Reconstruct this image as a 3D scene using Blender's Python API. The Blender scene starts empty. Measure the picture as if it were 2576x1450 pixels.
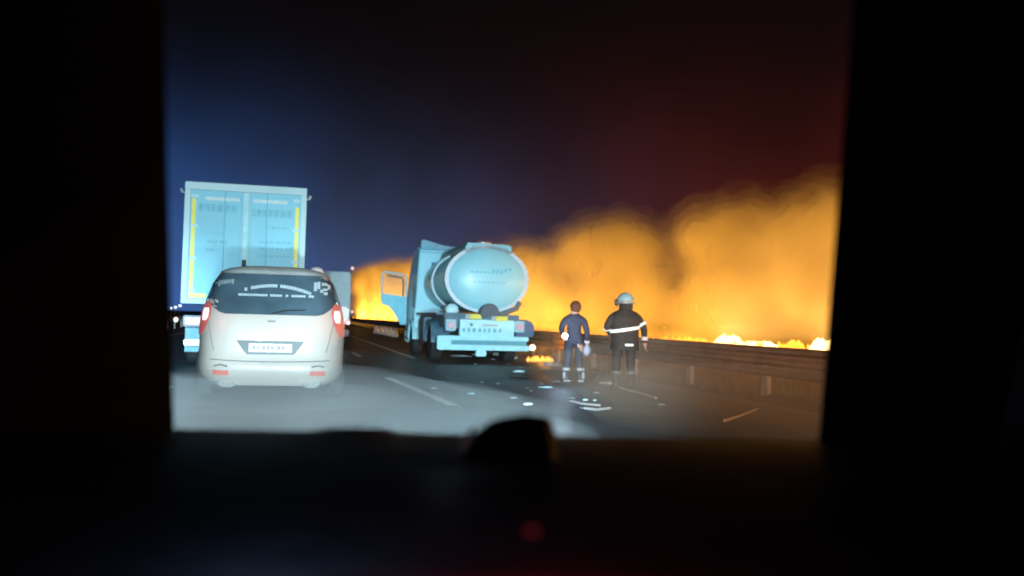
import bpy, bmesh, math, random
from mathutils import Vector, Matrix, noise
R = math.radians
rnd = random.Random(7)
SC = bpy.context.scene
COL = SC.collection

# ------------------------------------------------------------------ camera
F = 2231.0                       # focal length in pixels of a 2576 wide picture
EYE = Vector((0, 0, 1.2))
YAW, PITCH, ROLL = R(14.2), R(2.03), 0.027
fwd = Vector((math.sin(YAW) * math.cos(PITCH), math.cos(YAW) * math.cos(PITCH), math.sin(PITCH)))
rt0 = Vector((math.cos(YAW), -math.sin(YAW), 0))
up0 = rt0.cross(fwd)
RT = rt0 * math.cos(ROLL) + up0 * math.sin(ROLL)
UP = RT.cross(fwd)
cam = bpy.data.cameras.new('camera')
co = bpy.data.objects.new('camera', cam)
COL.objects.link(co)
m = Matrix((RT, UP, -fwd)).transposed().to_4x4()
m.translation = EYE
co.matrix_world = m
cam.sensor_width = 36
cam.lens = 36 * F / 2576
cam.clip_start = 0.05
cam.clip_end = 6000
cam.dof.use_dof = True
cam.dof.focus_distance = 6.0
cam.dof.aperture_fstop = 2.0
SC.camera = co


def ray(u, v):
    return fwd + RT * ((u - 1288) / F) + UP * ((724.5 - v) / F)


def P(u, v, d):
    """point at depth d (metres along the view axis)"""
    return EYE + ray(u, v) * d


def G(u, v, z=0.0):
    r = ray(u, v)
    return EYE + r * ((z - EYE.z) / r.z)


# ------------------------------------------------------------------ world (night sky with fire and traffic glow)
W = bpy.data.worlds.new('World')
SC.world = W
W.use_nodes = True
nt = W.node_tree
nt.nodes.clear()
N = nt.nodes.new
L = nt.links.new


def wmath(op, a, b=None, c=None):
    n = N('ShaderNodeMath')
    n.operation = op
    for i, x in enumerate((a, b, c)):
        if x is None:
            continue
        if isinstance(x, (int, float)):
            n.inputs[i].default_value = x
        else:
            L(x, n.inputs[i])
    return n.outputs[0]


tc = N('ShaderNodeTexCoord')
sep = N('ShaderNodeSeparateXYZ')
L(tc.outputs['Generated'], sep.inputs[0])
zz = wmath('MAXIMUM', sep.outputs[2], 0.0)


def lobe(direction, power):
    d = N('ShaderNodeVectorMath')
    d.operation = 'DOT_PRODUCT'
    L(tc.outputs['Generated'], d.inputs[0])
    d.inputs[1].default_value = Vector(direction).normalized()
    return wmath('POWER', wmath('MAXIMUM', d.outputs['Value'], 0.0001), power)


def fade(h, k=1.0):
    return wmath('POWER', 2.718, wmath('MULTIPLY', wmath('POWER', wmath('DIVIDE', zz, h), k), -1.0))


def wcol(fac, col):
    n = N('ShaderNodeVectorMath')
    n.operation = 'SCALE'
    n.inputs[0].default_value = col
    if isinstance(fac, (int, float)):
        n.inputs['Scale'].default_value = fac
    else:
        L(fac, n.inputs['Scale'])
    return n.outputs[0]


def wadd(a, b):
    n = N('ShaderNodeVectorMath')
    n.operation = 'ADD'
    L(a, n.inputs[0])
    L(b, n.inputs[1])
    return n.outputs[0]


nz = N('ShaderNodeTexNoise')
nz.inputs['Scale'].default_value = 4.0
nz.inputs['Detail'].default_value = 3.0
L(tc.outputs['Generated'], nz.inputs['Vector'])
nvar = wmath('ADD', wmath('MULTIPLY', nz.outputs[0], 3.0), -0.5)
left_dir = ray(380, 800)
right_dir = ray(2150, 800)
blue = wmath('MULTIPLY', wmath('MULTIPLY', lobe(left_dir, 22.0), fade(0.19, 3.0)), nvar)
bluelow = wmath('MULTIPLY', lobe(ray(700, 800), 14.0), fade(0.15, 2.0))
red = wmath('MULTIPLY', wmath('MULTIPLY', lobe(right_dir, 14.0), fade(0.22, 2.0)), nvar)
tot = wadd(wcol(blue, (0.013, 0.072, 0.27)), wcol(red, (0.075, 0.0062, 0.0026)))
tot = wadd(tot, wcol(bluelow, (0.030, 0.038, 0.046)))
tot = wadd(tot, wcol(1.0, (0.0008, 0.0008, 0.0020)))
bg = N('ShaderNodeBackground')
L(tot, bg.inputs['Color'])
bg.inputs['Strength'].default_value = 1.0
wo = N('ShaderNodeOutputWorld')
L(bg.outputs[0], wo.inputs['Surface'])

SC.view_settings.view_transform = 'Standard'
SC.view_settings.look = 'None'
SC.view_settings.exposure = 0
SC.view_settings.gamma = 1
SC.view_settings.use_curve_mapping = False
SC.render.engine = 'CYCLES'
cy = SC.cycles
cy.use_denoising = True
cy.max_bounces = 8
cy.volume_bounces = 5
cy.diffuse_bounces = 2
cy.glossy_bounces = 2
cy.transparent_max_bounces = 24
cy.volume_max_steps = 128
cy.volume_step_rate = 1.0
cy.sample_clamp_indirect = 3.0
cy.sample_clamp_direct = 30.0


def spot(name, loc, target, power, color, size, blend, radius=0.08):
    l = bpy.data.lights.new(name, 'SPOT')
    l.energy = power
    l.color = color
    l.spot_size = R(size)
    l.spot_blend = blend
    l.shadow_soft_size = radius
    o = bpy.data.objects.new(name, l)
    COL.objects.link(o)
    o.location = loc
    o.rotation_euler = (Vector(target) - Vector(loc)).to_track_quat('-Z', 'Y').to_euler()
    return o


def point(name, loc, power, color, radius):
    l = bpy.data.lights.new(name, 'POINT')
    l.energy = power
    l.color = color
    l.shadow_soft_size = radius
    o = bpy.data.objects.new(name, l)
    COL.objects.link(o)
    o.location = loc
    return o


COOL = (0.60, 0.87, 1.0)
# headlamps of the car the camera rides in
for sx in (-0.62, 0.62):
    base = Vector((0.32, 2.15, 0)) + Vector((math.cos(R(8)), -math.sin(R(8)), 0)) * sx
    spot('headlight_beam', base + Vector((0, 0, 0.70)), (-0.7, 13, 0.6), 1000, (0.80, 0.93, 1.0), 26, 1.0)
    spot('low_beam', base + Vector((0, 0, 0.66)), (sx * 2.6 - .2, 6.4, 0.0), 12500, (0.62, 0.89, 1.0), 46, 1.0)
# added fill spots, unseen behind the camera, shining over the roof
spot('rear_fill_beam', (-2.4, -9, 3.7), (-0.9, 19, 2.5), 21500, COOL, 17, 0.8, 0.15)
spot('rear_fill_beam', (0.4, -9, 3.1), (5.4, 24, 1.7), 26000, COOL, 17, 0.8, 0.15)
spot('rear_fill_lamp', (0.2, -9, 2.9), (7.7, 18, 1.1), 17000, (1.0, .62, .38), 17, 1.0, 0.15)
spot('rear_fill_lamp', (-3.2, -9, 2.6), (-4.6, 17, 0.0), 60000, (.40, .78, 1.0), 18, 1.0, 0.15)

# ------------------------------------------------------------------ materials
MATS = {}


def mat(name, col, rough=0.5, metal=0.0, var=0.12, scale=6.0, bump=0.0, emit=None, es=0.0, coat=0.0, spec=0.5):
    if name in MATS:
        return MATS[name]
    m = bpy.data.materials.new(name)
    m.use_nodes = True
    t = m.node_tree
    b = t.nodes['Principled BSDF']
    b.inputs['Roughness'].default_value = rough
    b.inputs['Metallic'].default_value = metal
    b.inputs['Coat Weight'].default_value = coat
    b.inputs['Specular IOR Level'].default_value = spec
    tcn = t.nodes.new('ShaderNodeTexCoord')
    n = t.nodes.new('ShaderNodeTexNoise')
    n.inputs['Scale'].default_value = scale
    n.inputs['Detail'].default_value = 6
    t.links.new(tcn.outputs['Object'], n.inputs['Vector'])
    r = t.nodes.new('ShaderNodeValToRGB')
    r.color_ramp.elements[0].position = 0.3
    r.color_ramp.elements[1].position = 0.7
    r.color_ramp.elements[0].color = tuple(c * (1 - var) for c in col) + (1,)
    r.color_ramp.elements[1].color = tuple(min(1, c * (1 + var)) for c in col) + (1,)
    t.links.new(n.outputs[0], r.inputs[0])
    t.links.new(r.outputs[0], b.inputs['Base Color'])
    if bump:
        bn = t.nodes.new('ShaderNodeBump')
        bn.inputs['Strength'].default_value = bump
        n2 = t.nodes.new('ShaderNodeTexNoise')
        n2.inputs['Scale'].default_value = scale * 6
        n2.inputs['Detail'].default_value = 4
        t.links.new(tcn.outputs['Object'], n2.inputs['Vector'])
        t.links.new(n2.outputs[0], bn.inputs['Height'])
        t.links.new(bn.outputs[0], b.inputs['Normal'])
    if emit:
        b.inputs['Emission Color'].default_value = tuple(emit) + (1,)
        b.inputs['Emission Strength'].default_value = es
    MATS[name] = m
    return m


def volume_mat(name, col, density, aniso, surface_mix=0.0):
    m = bpy.data.materials.new(name)
    m.use_nodes = True
    t = m.node_tree
    t.nodes.remove(t.nodes['Principled BSDF'])
    out = [n for n in t.nodes if n.type == 'OUTPUT_MATERIAL'][0]
    v = t.nodes.new('ShaderNodeVolumePrincipled')
    v.inputs['Color'].default_value = tuple(col) + (1,)
    v.inputs['Density'].default_value = density
    v.inputs['Anisotropy'].default_value = aniso
    t.links.new(v.outputs[0], out.inputs['Volume'])
    if surface_mix:
        tr = t.nodes.new('ShaderNodeBsdfTransparent')
        df = t.nodes.new('ShaderNodeBsdfDiffuse')
        df.inputs[0].default_value = (0.3, 0.22, 0.15, 1)
        mx = t.nodes.new('ShaderNodeMixShader')
        mx.inputs[0].default_value = surface_mix
        t.links.new(tr.outputs[0], mx.inputs[1])
        t.links.new(df.outputs[0], mx.inputs[2])
        t.links.new(mx.outputs[0], out.inputs['Surface'])
    return m


# ------------------------------------------------------------------ mesh helpers
def link(name, bm, material, parent=None, smooth=False, mats=None):
    me = bpy.data.meshes.new(name)
    bmesh.ops.recalc_face_normals(bm, faces=bm.faces)
    bm.to_mesh(me)
    bm.free()
    for x in (mats or [material]):
        me.materials.append(x)
    if smooth:
        for p in me.polygons:
            p.use_smooth = True
        try:
            me.set_sharp_from_angle(angle=R(40))
        except Exception:
            pass
    o = bpy.data.objects.new(name, me)
    COL.objects.link(o)
    if parent is not None:
        o.parent = parent
    return o


def empty(name, label, cat, loc=(0, 0, 0), rz=0.0, group=None):
    o = bpy.data.objects.new(name, None)
    COL.objects.link(o)
    o.location = loc
    o.rotation_euler = (0, 0, rz)
    o.empty_display_size = 0.2
    tag(o, label, cat, group)
    return o


def tag(o, label=None, cat=None, group=None, kind=None):
    if label:
        o['label'] = label
    if cat:
        o['category'] = cat
    if group:
        o['group'] = group
    if kind:
        o['kind'] = kind
    return o


def box(bm, lo, hi, bev=0.0, M=None):
    b2 = bmesh.new()
    bmesh.ops.create_cube(b2, size=1)
    lo, hi = Vector(lo), Vector(hi)
    c, s = (lo + hi) / 2, hi - lo
    for v in b2.verts:
        v.co = Vector((v.co.x * s.x, v.co.y * s.y, v.co.z * s.z)) + c
    if bev:
        bmesh.ops.bevel(b2, geom=b2.edges[:], offset=bev, segments=2, affect='EDGES', clamp_overlap=True)
    if M:
        b2.transform(M)
    me = bpy.data.meshes.new('tmp')
    b2.to_mesh(me)
    b2.free()
    bm.from_mesh(me)
    bpy.data.meshes.remove(me)
    return bm


def B(name, lo, hi, material, parent=None, bev=0.0, M=None):
    return link(name, box(bmesh.new(), lo, hi, bev, M), material, parent, smooth=bev > 0)


def tube(bm, pts, rad, seg=10, caps=True):
    pts = [Vector(p) for p in pts]
    rads = rad if isinstance(rad, (list, tuple)) else [rad] * len(pts)
    rings = []
    ref = None
    for i, p in enumerate(pts):
        a = pts[max(i - 1, 0)]
        b = pts[min(i + 1, len(pts) - 1)]
        t = (b - a).normalized()
        if ref is None:
            ref = Vector((0, 0, 1)) if abs(t.z) < 0.9 else Vector((1, 0, 0))
        s = t.cross(ref).normalized()
        w = s.cross(t)
        ref = w
        rings.append([bm.verts.new(p + (s * math.cos(k * 2 * math.pi / seg) + w * math.sin(k * 2 * math.pi / seg)) * rads[i])
                      for k in range(seg)])
    for a, b in zip(rings, rings[1:]):
        for k in range(seg):
            bm.faces.new((a[k], a[(k + 1) % seg], b[(k + 1) % seg], b[k]))
    if caps:
        bm.faces.new(rings[0])
        bm.faces.new(rings[-1])
    return bm


def lathe_y(bm, prof, seg=32, cx=0, cz=0, rx=1.0, rz=1.0, y0=0):
    """prof: list of (y, r); axis along y"""
    rings = []
    for y, r in prof:
        rings.append([bm.verts.new((cx + rx * r * math.cos(k * 2 * math.pi / seg), y0 + y, cz + rz * r * math.sin(k * 2 * math.pi / seg)))
                      for k in range(seg)])
    for a, b in zip(rings, rings[1:]):
        for k in range(seg):
            bm.faces.new((a[k], a[(k + 1) % seg], b[(k + 1) % seg], b[k]))
    bm.faces.new(rings[0])
    bm.faces.new(rings[-1])
    return bm


def prism(bm, poly, axis, a, b):
    """extrude polygon [(p,q)] along axis between a and b. axis 'x': (p,q)->(y,z); 'y': (x,z); 'z': (x,y)"""
    def mk(p, q, t):
        return {'x': (t, p, q), 'y': (p, t, q), 'z': (p, q, t)}[axis]
    A = [bm.verts.new(mk(p, q, a)) for p, q in poly]
    Bv = [bm.verts.new(mk(p, q, b)) for p, q in poly]
    bm.faces.new(A)
    bm.faces.new(Bv)
    n = len(poly)
    for i in range(n):
        bm.faces.new((A[i], A[(i + 1) % n], Bv[(i + 1) % n], Bv[i]))
    return bm


def wheel(parent, x, y, r, w, tyre_m, rim_m):
    bm = bmesh.new()
    prof = [(-w / 2, r * .62), (-w / 2, r * .9), (-w * .42, r * .97), (-w * .3, r), (w * .3, r), (w * .42, r * .97), (w / 2, r * .9), (w / 2, r * .62)]
    lathe_y(bm, prof, 28)
    bm.transform(Matrix.Translation((x, y, r)) @ Matrix.Rotation(R(90), 4, 'Z'))
    t = link('tyre', bm, tyre_m, parent, True)
    bm = bmesh.new()
    lathe_y(bm, [(-w * .4, r * .61), (-w * .46, r * .58), (-w * .3, r * .45), (-w * .34, r * .2), (w * .34, r * .2), (w * .3, r * .45), (w * .46, r * .58), (w * .4, r * .61)], 28)
    bm.transform(Matrix.Translation((x, y, r)) @ Matrix.Rotation(R(90), 4, 'Z'))
    link('rim', bm, rim_m, t, True)
    return t


# colours
M_asph = mat('asphalt', (0.066, 0.080, 0.094), 0.55, var=0.35, scale=1.1, bump=0.5)
M_paint = mat('road_paint', (0.88, 0.90, 0.88), 0.6, var=0.15, scale=3, bump=0.2)
M_grass = mat('dry_grass', (0.06, 0.045, 0.02), 0.9, var=0.4, scale=0.8, bump=0.7)
M_steel = mat('galvanised_steel', (0.42, 0.43, 0.45), 0.45, metal=0.6, var=0.15, scale=4)
M_black = mat('black_plastic', (0.02, 0.021, 0.023), 0.55, var=0.2)
M_dark = mat('dark_metal', (0.05, 0.055, 0.06), 0.5, metal=0.3, var=0.2)
M_tyre = mat('tyre_rubber', (0.022, 0.022, 0.024), 0.8, var=0.2, bump=0.2)
M_rim = mat('rim_metal', (0.35, 0.36, 0.38), 0.4, metal=0.7)
M_van = mat('cream_van_paint', (0.41, 0.365, 0.325), 0.42, var=0.03, scale=1.5, coat=0.25)
M_glass_dark = mat('dark_window_glass', (0.05, 0.085, 0.11), 0.2, var=0.3, scale=2, spec=0.8)
M_white = mat('white_print', (0.34, 0.43, 0.47), 0.6, var=0.08)
M_red_lens = mat('red_lens', (0.42, 0.10, 0.10), 0.3, emit=(1.0, 0.16, 0.14), es=0.22)
M_red_hot = mat('lit_lamp_core', (0.8, 0.4, 0.4), 0.25, emit=(1.0, 0.62, 0.58), es=1.5)
M_red_refl = mat('red_reflector', (0.55, 0.14, 0.12), 0.3, emit=(1, .2, .2), es=0.04)
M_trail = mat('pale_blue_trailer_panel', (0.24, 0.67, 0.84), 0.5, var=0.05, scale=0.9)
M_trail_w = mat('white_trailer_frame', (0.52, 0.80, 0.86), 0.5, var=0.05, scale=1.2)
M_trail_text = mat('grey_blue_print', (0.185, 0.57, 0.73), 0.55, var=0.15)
M_yellow = mat('yellow_reflective_tape', (0.80, 0.78, 0.02), 0.4, var=0.05)
M_tank = mat('pale_blue_tank_paint', (0.31, 0.66, 0.77), 0.38, var=0.06, scale=1.3, coat=0.3)
M_tank_rim = mat('grey_tank_band', (0.50, 0.62, 0.72), 0.4, var=0.06)
M_tank_dark = mat('blue_grey_chassis', (0.07, 0.15, 0.21), 0.55, var=0.3, scale=5)
M_tank_pale = mat('pale_bumper_paint', (0.36, 0.70, 0.78), 0.45, var=0.1, scale=5)

# ------------------------------------------------------------------ ground, road
def sheet(name, x0, x1, y0, y1, z, material, nx=1, ny=1, parent=None):
    bm = bmesh.new()
    vs = [[bm.verts.new((x0 + (x1 - x0) * i / nx, y0 + (y1 - y0) * j / ny, z)) for i in range(nx + 1)] for j in range(ny + 1)]
    for j in range(ny):
        for i in range(nx):
            bm.faces.new((vs[j][i], vs[j][i + 1], vs[j + 1][i + 1], vs[j + 1][i]))
    return link(name, bm, material, parent)


g = sheet('ground', -3000, 3000, -1500, 5000, -0.012, M_grass)
tag(g, 'dark dry field beyond the road', None, kind='structure')
XL, XE, XR = -5.35, 3.62, 7.3           # left edge line, right edge line, edge of tarmac
road = sheet('road', -7.6, XR, -60, 1500, 0.0, M_asph)
tag(road, 'dark asphalt carriageway and hard shoulder', kind='structure')


def strip(a, b, w, name='road_marking', z=0.004, mt=None):
    a, b = Vector(a), Vector(b)
    t = (b - a).normalized()
    s = Vector((-t.y, t.x, 0)) * w / 2
    bm = bmesh.new()
    vs = [bm.verts.new((q.x, q.y, z)) for q in (a - s, a + s, b + s, b - s)]
    bm.faces.new(vs)
    o = link(name, bm, mt or M_paint)
    tag(o, kind='structure')
    return o


A_, B_ = G(975, 950), G(1142, 1021)
LX = (A_.x + B_.x) / 2
A_.z = B_.z = 0
tag(strip(A_, B_, 0.17), 'white lane dash on the road right of the cream van')
dash_len = (A_ - B_).length
tag(strip((XL, -40, 0), (XL, 900, 0), 0.2), 'solid white line along the left road edge')
tag(strip((XE, G(1130, 903).y, 0), (XE + 0.05, 900, 0), 0.13), 'solid edge line running under the tanker')
yy = B_.y
k = 0
for j in (-2, 1, 2, 3, 4, 5, 6, 7, 8):
    y0 = B_.y + j * 14.0
    tag(strip((LX, y0, 0), (LX, y0 + 3.0, 0), 0.13), 'white lane dash further along the right lane line')
for j in range(-1, 9):
    y0 = B_.y + j * 9.0
    tag(strip((-1.75, y0, 0), (-1.75, y0 + 3.0, 0), 0.13), 'white lane dash left of the cream van')

# fine tyre polish / oil streaks: thin darker strip sheets
M_stain = mat('dark_road_stain', (0.030, 0.031, 0.034), 0.45, var=0.4, scale=2)
for (x, y0, y1, w) in ((5.3, 12.5, 20.5, 0.5), (2.9, 9, 16, 0.35), (6.0, 9.5, 14, 0.6)):
    bm = bmesh.new()
    n = 16
    Lp, Rp = [], []
    for i in range(n + 1):
        t = i / n
        y = y0 + (y1 - y0) * t
        ww = w * (math.sin(math.pi * t) ** .5) * (0.7 + 0.5 * noise.noise(Vector((x, y * .9, 0)))) + 0.02
        cx = x + 0.35 * noise.noise(Vector((x, y * .3, 4)))
        Lp.append(bm.verts.new((cx - ww, y, 0.003)))
        Rp.append(bm.verts.new((cx + ww, y, 0.003)))
    for i in range(n):
        bm.faces.new((Lp[i], Rp[i], Rp[i + 1], Lp[i + 1]))
    tag(link('road_stain', bm, M_stain), 'dark oily stain on the hard shoulder', kind='structure')

# field relief beyond the guard rail
bm = bmesh.new()
nx, ny = 60, 120
vs = []
for j in range(ny + 1):
    row = []
    for i in range(nx + 1):
        x = XR + 0.2 + (i / nx) ** 1.6 * 160
        y = -10 + (j / ny) ** 1.5 * 420
        z = 0.02 + 0.10 * noise.noise(Vector((x * .6, y * .6, 0))) + 0.25 * max(0, noise.noise(Vector((x * .06, y * .06, 3))))
        if i == 0:
            z = -0.01
        row.append(bm.verts.new((x, y, z)))
    vs.append(row)
for j in range(ny):
    for i in range(nx):
        bm.faces.new((vs[j][i], vs[j][i + 1], vs[j + 1][i + 1], vs[j + 1][i]))
tag(link('field', bm, M_grass, smooth=True), 'uneven dark field behind the guard rail', kind='structure')

# grass tufts along verge (stuff)
bm = bmesh.new()
for i in range(5200):
    y = 2 + rnd.random() ** 1.3 * 90
    x = XR + 0.25 + abs(rnd.gauss(0, 1)) * 1.6
    h = rnd.uniform(.08, .34)
    a = rnd.uniform(0, 6.28)
    dx, dy = math.cos(a) * .02, math.sin(a) * .02
    ln = rnd.uniform(-.12, .12)
    v = [bm.verts.new(c) for c in ((x - dx, y - dy, 0), (x + dx, y + dy, 0), (x + ln, y + ln * .5, h))]
    bm.faces.new(v)
gt = link('grass', bm, mat('grass_blade', (0.10, 0.075, 0.03), 0.8))
tag(gt, 'dry roadside grass growing behind the guard rail', 'grass', kind='stuff')

# ------------------------------------------------------------------ guard rail
GX = 7.72
gr = empty('guard_rail', 'long galvanised W beam guard rail along the right shoulder', 'guard rail', (GX, 0, 0))
bm = bmesh.new()
prof = [(0.0, .38), (-.04, .39), (-.07, .43), (-.07, .47), (-.02, .52), (-.02, .55), (-.07, .60), (-.07, .65), (-.02, .70), (-.02, .73), (-.07, .78), (-.07, .82), (-.04, .86), (0.0, .87)]
ys = [2 + 2.0 * i for i in range(0, 90)]
for side in (0, 0.012):
    rows = [[bm.verts.new((p[0] + side, y, p[1] + 0.012 * noise.noise(Vector((y * .2, 0, 0))))) for p in prof] for y in ys]
    for a, b in zip(rows, rows[1:]):
        for i in range(len(prof) - 1):
            bm.faces.new((a[i], a[i + 1], b[i + 1], b[i]))
M_rail = mat('glare_brown_guard_rail', (0.38, 0.23, 0.15), 0.6, metal=0.0, var=0.25, scale=2.5, bump=0.1)  # brown of glare and smoke veil put into the rail colour
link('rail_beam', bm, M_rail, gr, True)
M_post = mat('guard_rail_post', (0.40, 0.33, 0.28), 0.55, metal=0.1, var=0.1)
y0 = G(1502, 926).y
post_me = None
for i in range(-4, 40):
    y = y0 + (i) * 2.85
    if y < 3:
        continue
    if post_me is None:
        bm = bmesh.new()
        box(bm, (-.07, -.09, 0), (.01, .09, .57), .01)
        o = link('post', bm, M_post, gr)
        post_me = o.data
    else:
        o = bpy.data.objects.new('post', post_me)
        COL.objects.link(o)
        o.parent = gr
    o.location = (0.04, y, 0)

# ------------------------------------------------------------------ generic vehicle surface (superellipse slices)
class Hull:
    def __init__(s, zs, p=5.0):
        """zs: list of (z, halfwidth, y_rear, y_front)"""
        s.zs, s.p = zs, p

    def at(s, z):
        zs = s.zs
        if z <= zs[0][0]:
            return zs[0][1:]
        for a, b in zip(zs, zs[1:]):
            if z <= b[0]:
                t = (z - a[0]) / (b[0] - a[0])
                return tuple(a[i] + (b[i] - a[i]) * t for i in (1, 2, 3))
        return zs[-1][1:]

    def rear(s, x, z, off=0.0):
        w, yr, yf = s.at(z)
        w += off
        yc, l = (yr + yf) / 2, (yf - yr) / 2 + off
        k = max(0.0, 1 - min(1, abs(x) / w) ** s.p)
        return Vector((x, yc - l * k ** (1 / s.p), z))

    def side(s, y, z, sgn=1, off=0.0):
        w, yr, yf = s.at(z)
        w += off
        yc, l = (yr + yf) / 2, (yf - yr) / 2 + off
        k = max(0.0, 1 - min(1, abs(y - yc) / l) ** s.p)
        return Vector((sgn * w * k ** (1 / s.p), y, z))

    def mesh(s, bm, seg=72):
        rings = []
        # resample levels smoothly
        lv = []
        for a, b in zip(s.zs, s.zs[1:]):
            n = max(1, int((b[0] - a[0]) / 0.08))
            for i in range(n):
                lv.append(a[0] + (b[0] - a[0]) * i / n)
        lv.append(s.zs[-1][0])
        for z in lv:
            w, yr, yf = s.at(z)
            yc, l = (yr + yf) / 2, (yf - yr) / 2
            ring = []
            for k in range(seg):
                a = 2 * math.pi * k / seg
                c, sn = math.cos(a), math.sin(a)
                q = 2 / s.p
                ring.append(bm.verts.new((w * math.copysign(abs(c) ** q, c), yc + l * math.copysign(abs(sn) ** q, sn), z)))
            rings.append(ring)
        for a, b in zip(rings, rings[1:]):
            for k in range(seg):
                bm.faces.new((a[k], a[(k + 1) % seg], b[(k + 1) % seg], b[k]))
        bm.faces.new(rings[0])
        bm.faces.new(rings[-1])
        return bm

    def patch(s, rows, off=0.006, nx=14, thick=0.02, rear=True, sgn=1):
        """rows: list of (z, x0, x1); returns bmesh shell standing proud by off"""
        rr = []
        for a, b in zip(rows, rows[1:]):
            n = max(1, int(abs(b[0] - a[0]) / 0.05))
            for i in range(n):
                t = i / n
                rr.append(tuple(a[j] + (b[j] - a[j]) * t for j in range(3)))
        rr.append(rows[-1])
        bm = bmesh.new()
        f = (lambda x, z, o: s.rear(x, z, o)) if rear else (lambda y, z, o: s.side(y, z, sgn, o))
        lay = []
        for o in (off, off - thick):
            lay.append([[bm.verts.new(f(r[1] + (r[2] - r[1]) * i / nx, r[0], o)) for i in range(nx + 1)] for r in rr])
        for g_ in lay:
            for a, b in zip(g_, g_[1:]):
                for i in range(nx):
                    bm.faces.new((a[i], a[i + 1], b[i + 1], b[i]))
        a, b = lay
        H = len(rr)
        for j in range(H - 1):
            bm.faces.new((a[j][0], a[j + 1][0], b[j + 1][0], b[j][0]))
            bm.faces.new((a[j][nx], a[j + 1][nx], b[j + 1][nx], b[j][nx]))
        for i in range(nx):
            bm.faces.new((a[0][i], a[0][i + 1], b[0][i + 1], b[0][i]))
            bm.faces.new((a[H - 1][i], a[H - 1][i + 1], b[H - 1][i + 1], b[H - 1][i]))
        return bm


# ------------------------------------------------------------------ the cream van in front
def place(u, v_ground, depth_d):
    p = P(u, v_ground, depth_d)
    return Vector((p.x, p.y, 0))


vc = P(683, 800, 11.9)
van = empty('van', 'cream people carrier with dark rear window right in front of the camera', 'van', (vc.x, vc.y, 0), -R(1))
van.scale = (1.05, 1, 1)
H = Hull([(0.22, .86, .10, 4.7), (0.30, .95, .02, 4.85), (0.42, .975, -.03, 4.9), (0.52, .975, -.02, 4.9), (0.60, .975, .03, 4.9), (0.95, .975, .06, 4.85),
          (1.15, .955, .10, 4.6), (1.35, .90, .17, 4.1), (1.60, .815, .30, 3.4), (1.74, .74, .40, 3.0), (1.82, .62, .50, 2.7), (1.86, .42, .7, 2.4), (1.87, .2, .9, 2.2)], 5.2)
body = link('body', H.mesh(bmesh.new()), M_van, van, True)
M_van_trim = mat('van_seam', (0.16, 0.16, 0.16), 0.6)
# window glass with wings reaching the sides
link('rear_window', H.patch([(1.735, -.66, .66), (1.68, -.735, .735), (1.50, -.80, .80), (1.38, -.83, .83), (1.30, -.785, .785), (1.20, -.66, .66), (1.175, -.58, .58)], 0.007, 22), M_glass_dark, van, True)
rw = [o for o in van.children if o.name.startswith('rear_window')][0]
# white print on the window: an arched row and a straight row of small marks, plus a corner sticker
bm = bmesh.new()


def mark(bm, x0, x1, z0, z1, off=0.012, hull=H):
    vs = [bm.verts.new(hull.rear(x, z, off)) for x, z in ((x0, z0), (x1, z0), (x1, z1), (x0, z1))]
    bm.faces.new(vs)


x = -.36
while x < .46:
    w = rnd.choice((.022, .03, .036))
    zc = 1.575 - 0.42 * (x - .02) ** 2 - 0.03 * max(0, x)
    if rnd.random() > .05:
        mark(bm, x, x + w, zc - .022, zc + .022)
    x += w + .004
link('arched_lettering', bm, M_white, rw)
bm = bmesh.new()
x = -.43
while x < .52:
    w = rnd.choice((.024, .032, .04))
    if rnd.random() > .1:
        mark(bm, x, x + w, 1.425, 1.455)
    x += w + .004
link('straight_lettering', bm, M_white, rw)
bm = bmesh.new()
for (x0, x1, z0, z1) in ((.52, .56, 1.52, 1.64), (.565, .60, 1.55, 1.655), (.62, .70, 1.60, 1.64), (.70, .735, 1.55, 1.62), (.64, .70, 1.53, 1.56), (.60, .64, 1.50, 1.54), (.65, .70, 1.47, 1.51)):
    mark(bm, x0, x1, z0, z1)
link('corner_sticker', bm, M_white, rw)
bm = bmesh.new()
for i in range(6):
    mark(bm, -.70 + i * .035, -.70 + i * .035 + .028, 1.565 + .007 * i - (.02 if i in (0, 5) else 0), 1.63 + .004 * i)
link('painted_reflection', bm, mat('window_reflection_white', (0.25, .30, .32), 0.6), rw)  # pale marks painting an oval reflection on the glass
# wiper
bm = bmesh.new()
tube(bm, [H.rear(0.0, 1.19, .03), H.rear(.18, 1.24, .035), H.rear(.42, 1.25, .03)], .010, 6)
link('wiper', bm, M_black, van, True)
# tailgate seams
for (za, zb, xa, xb) in ((1.15, .56, .80, .80),):
    for s in (-1, 1):
        bm = bmesh.new()
        tube(bm, [H.rear(s * (.80 - .02 * i), 1.12 - .09 * i, .001) for i in range(6)], .006, 6)
        link('tailgate_seam', bm, M_van_trim, van, True)
bm = bmesh.new()
tube(bm, [H.rear(-.74 + 1.48 * i / 20, .565 - .02 * math.cos(math.pi * (i / 20 - .5)), .002) for i in range(21)], .008, 6)
link('tailgate_seam', bm, M_van_trim, van, True)
# roof spoiler
link('roof_spoiler', H.patch([(1.805, -.60, .60), (1.765, -.70, .70), (1.742, -.69, .69)], 0.035, 18, .03), mat('pale_spoiler', (.42, .45, .45), .4, coat=.2), van, True)
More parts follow.
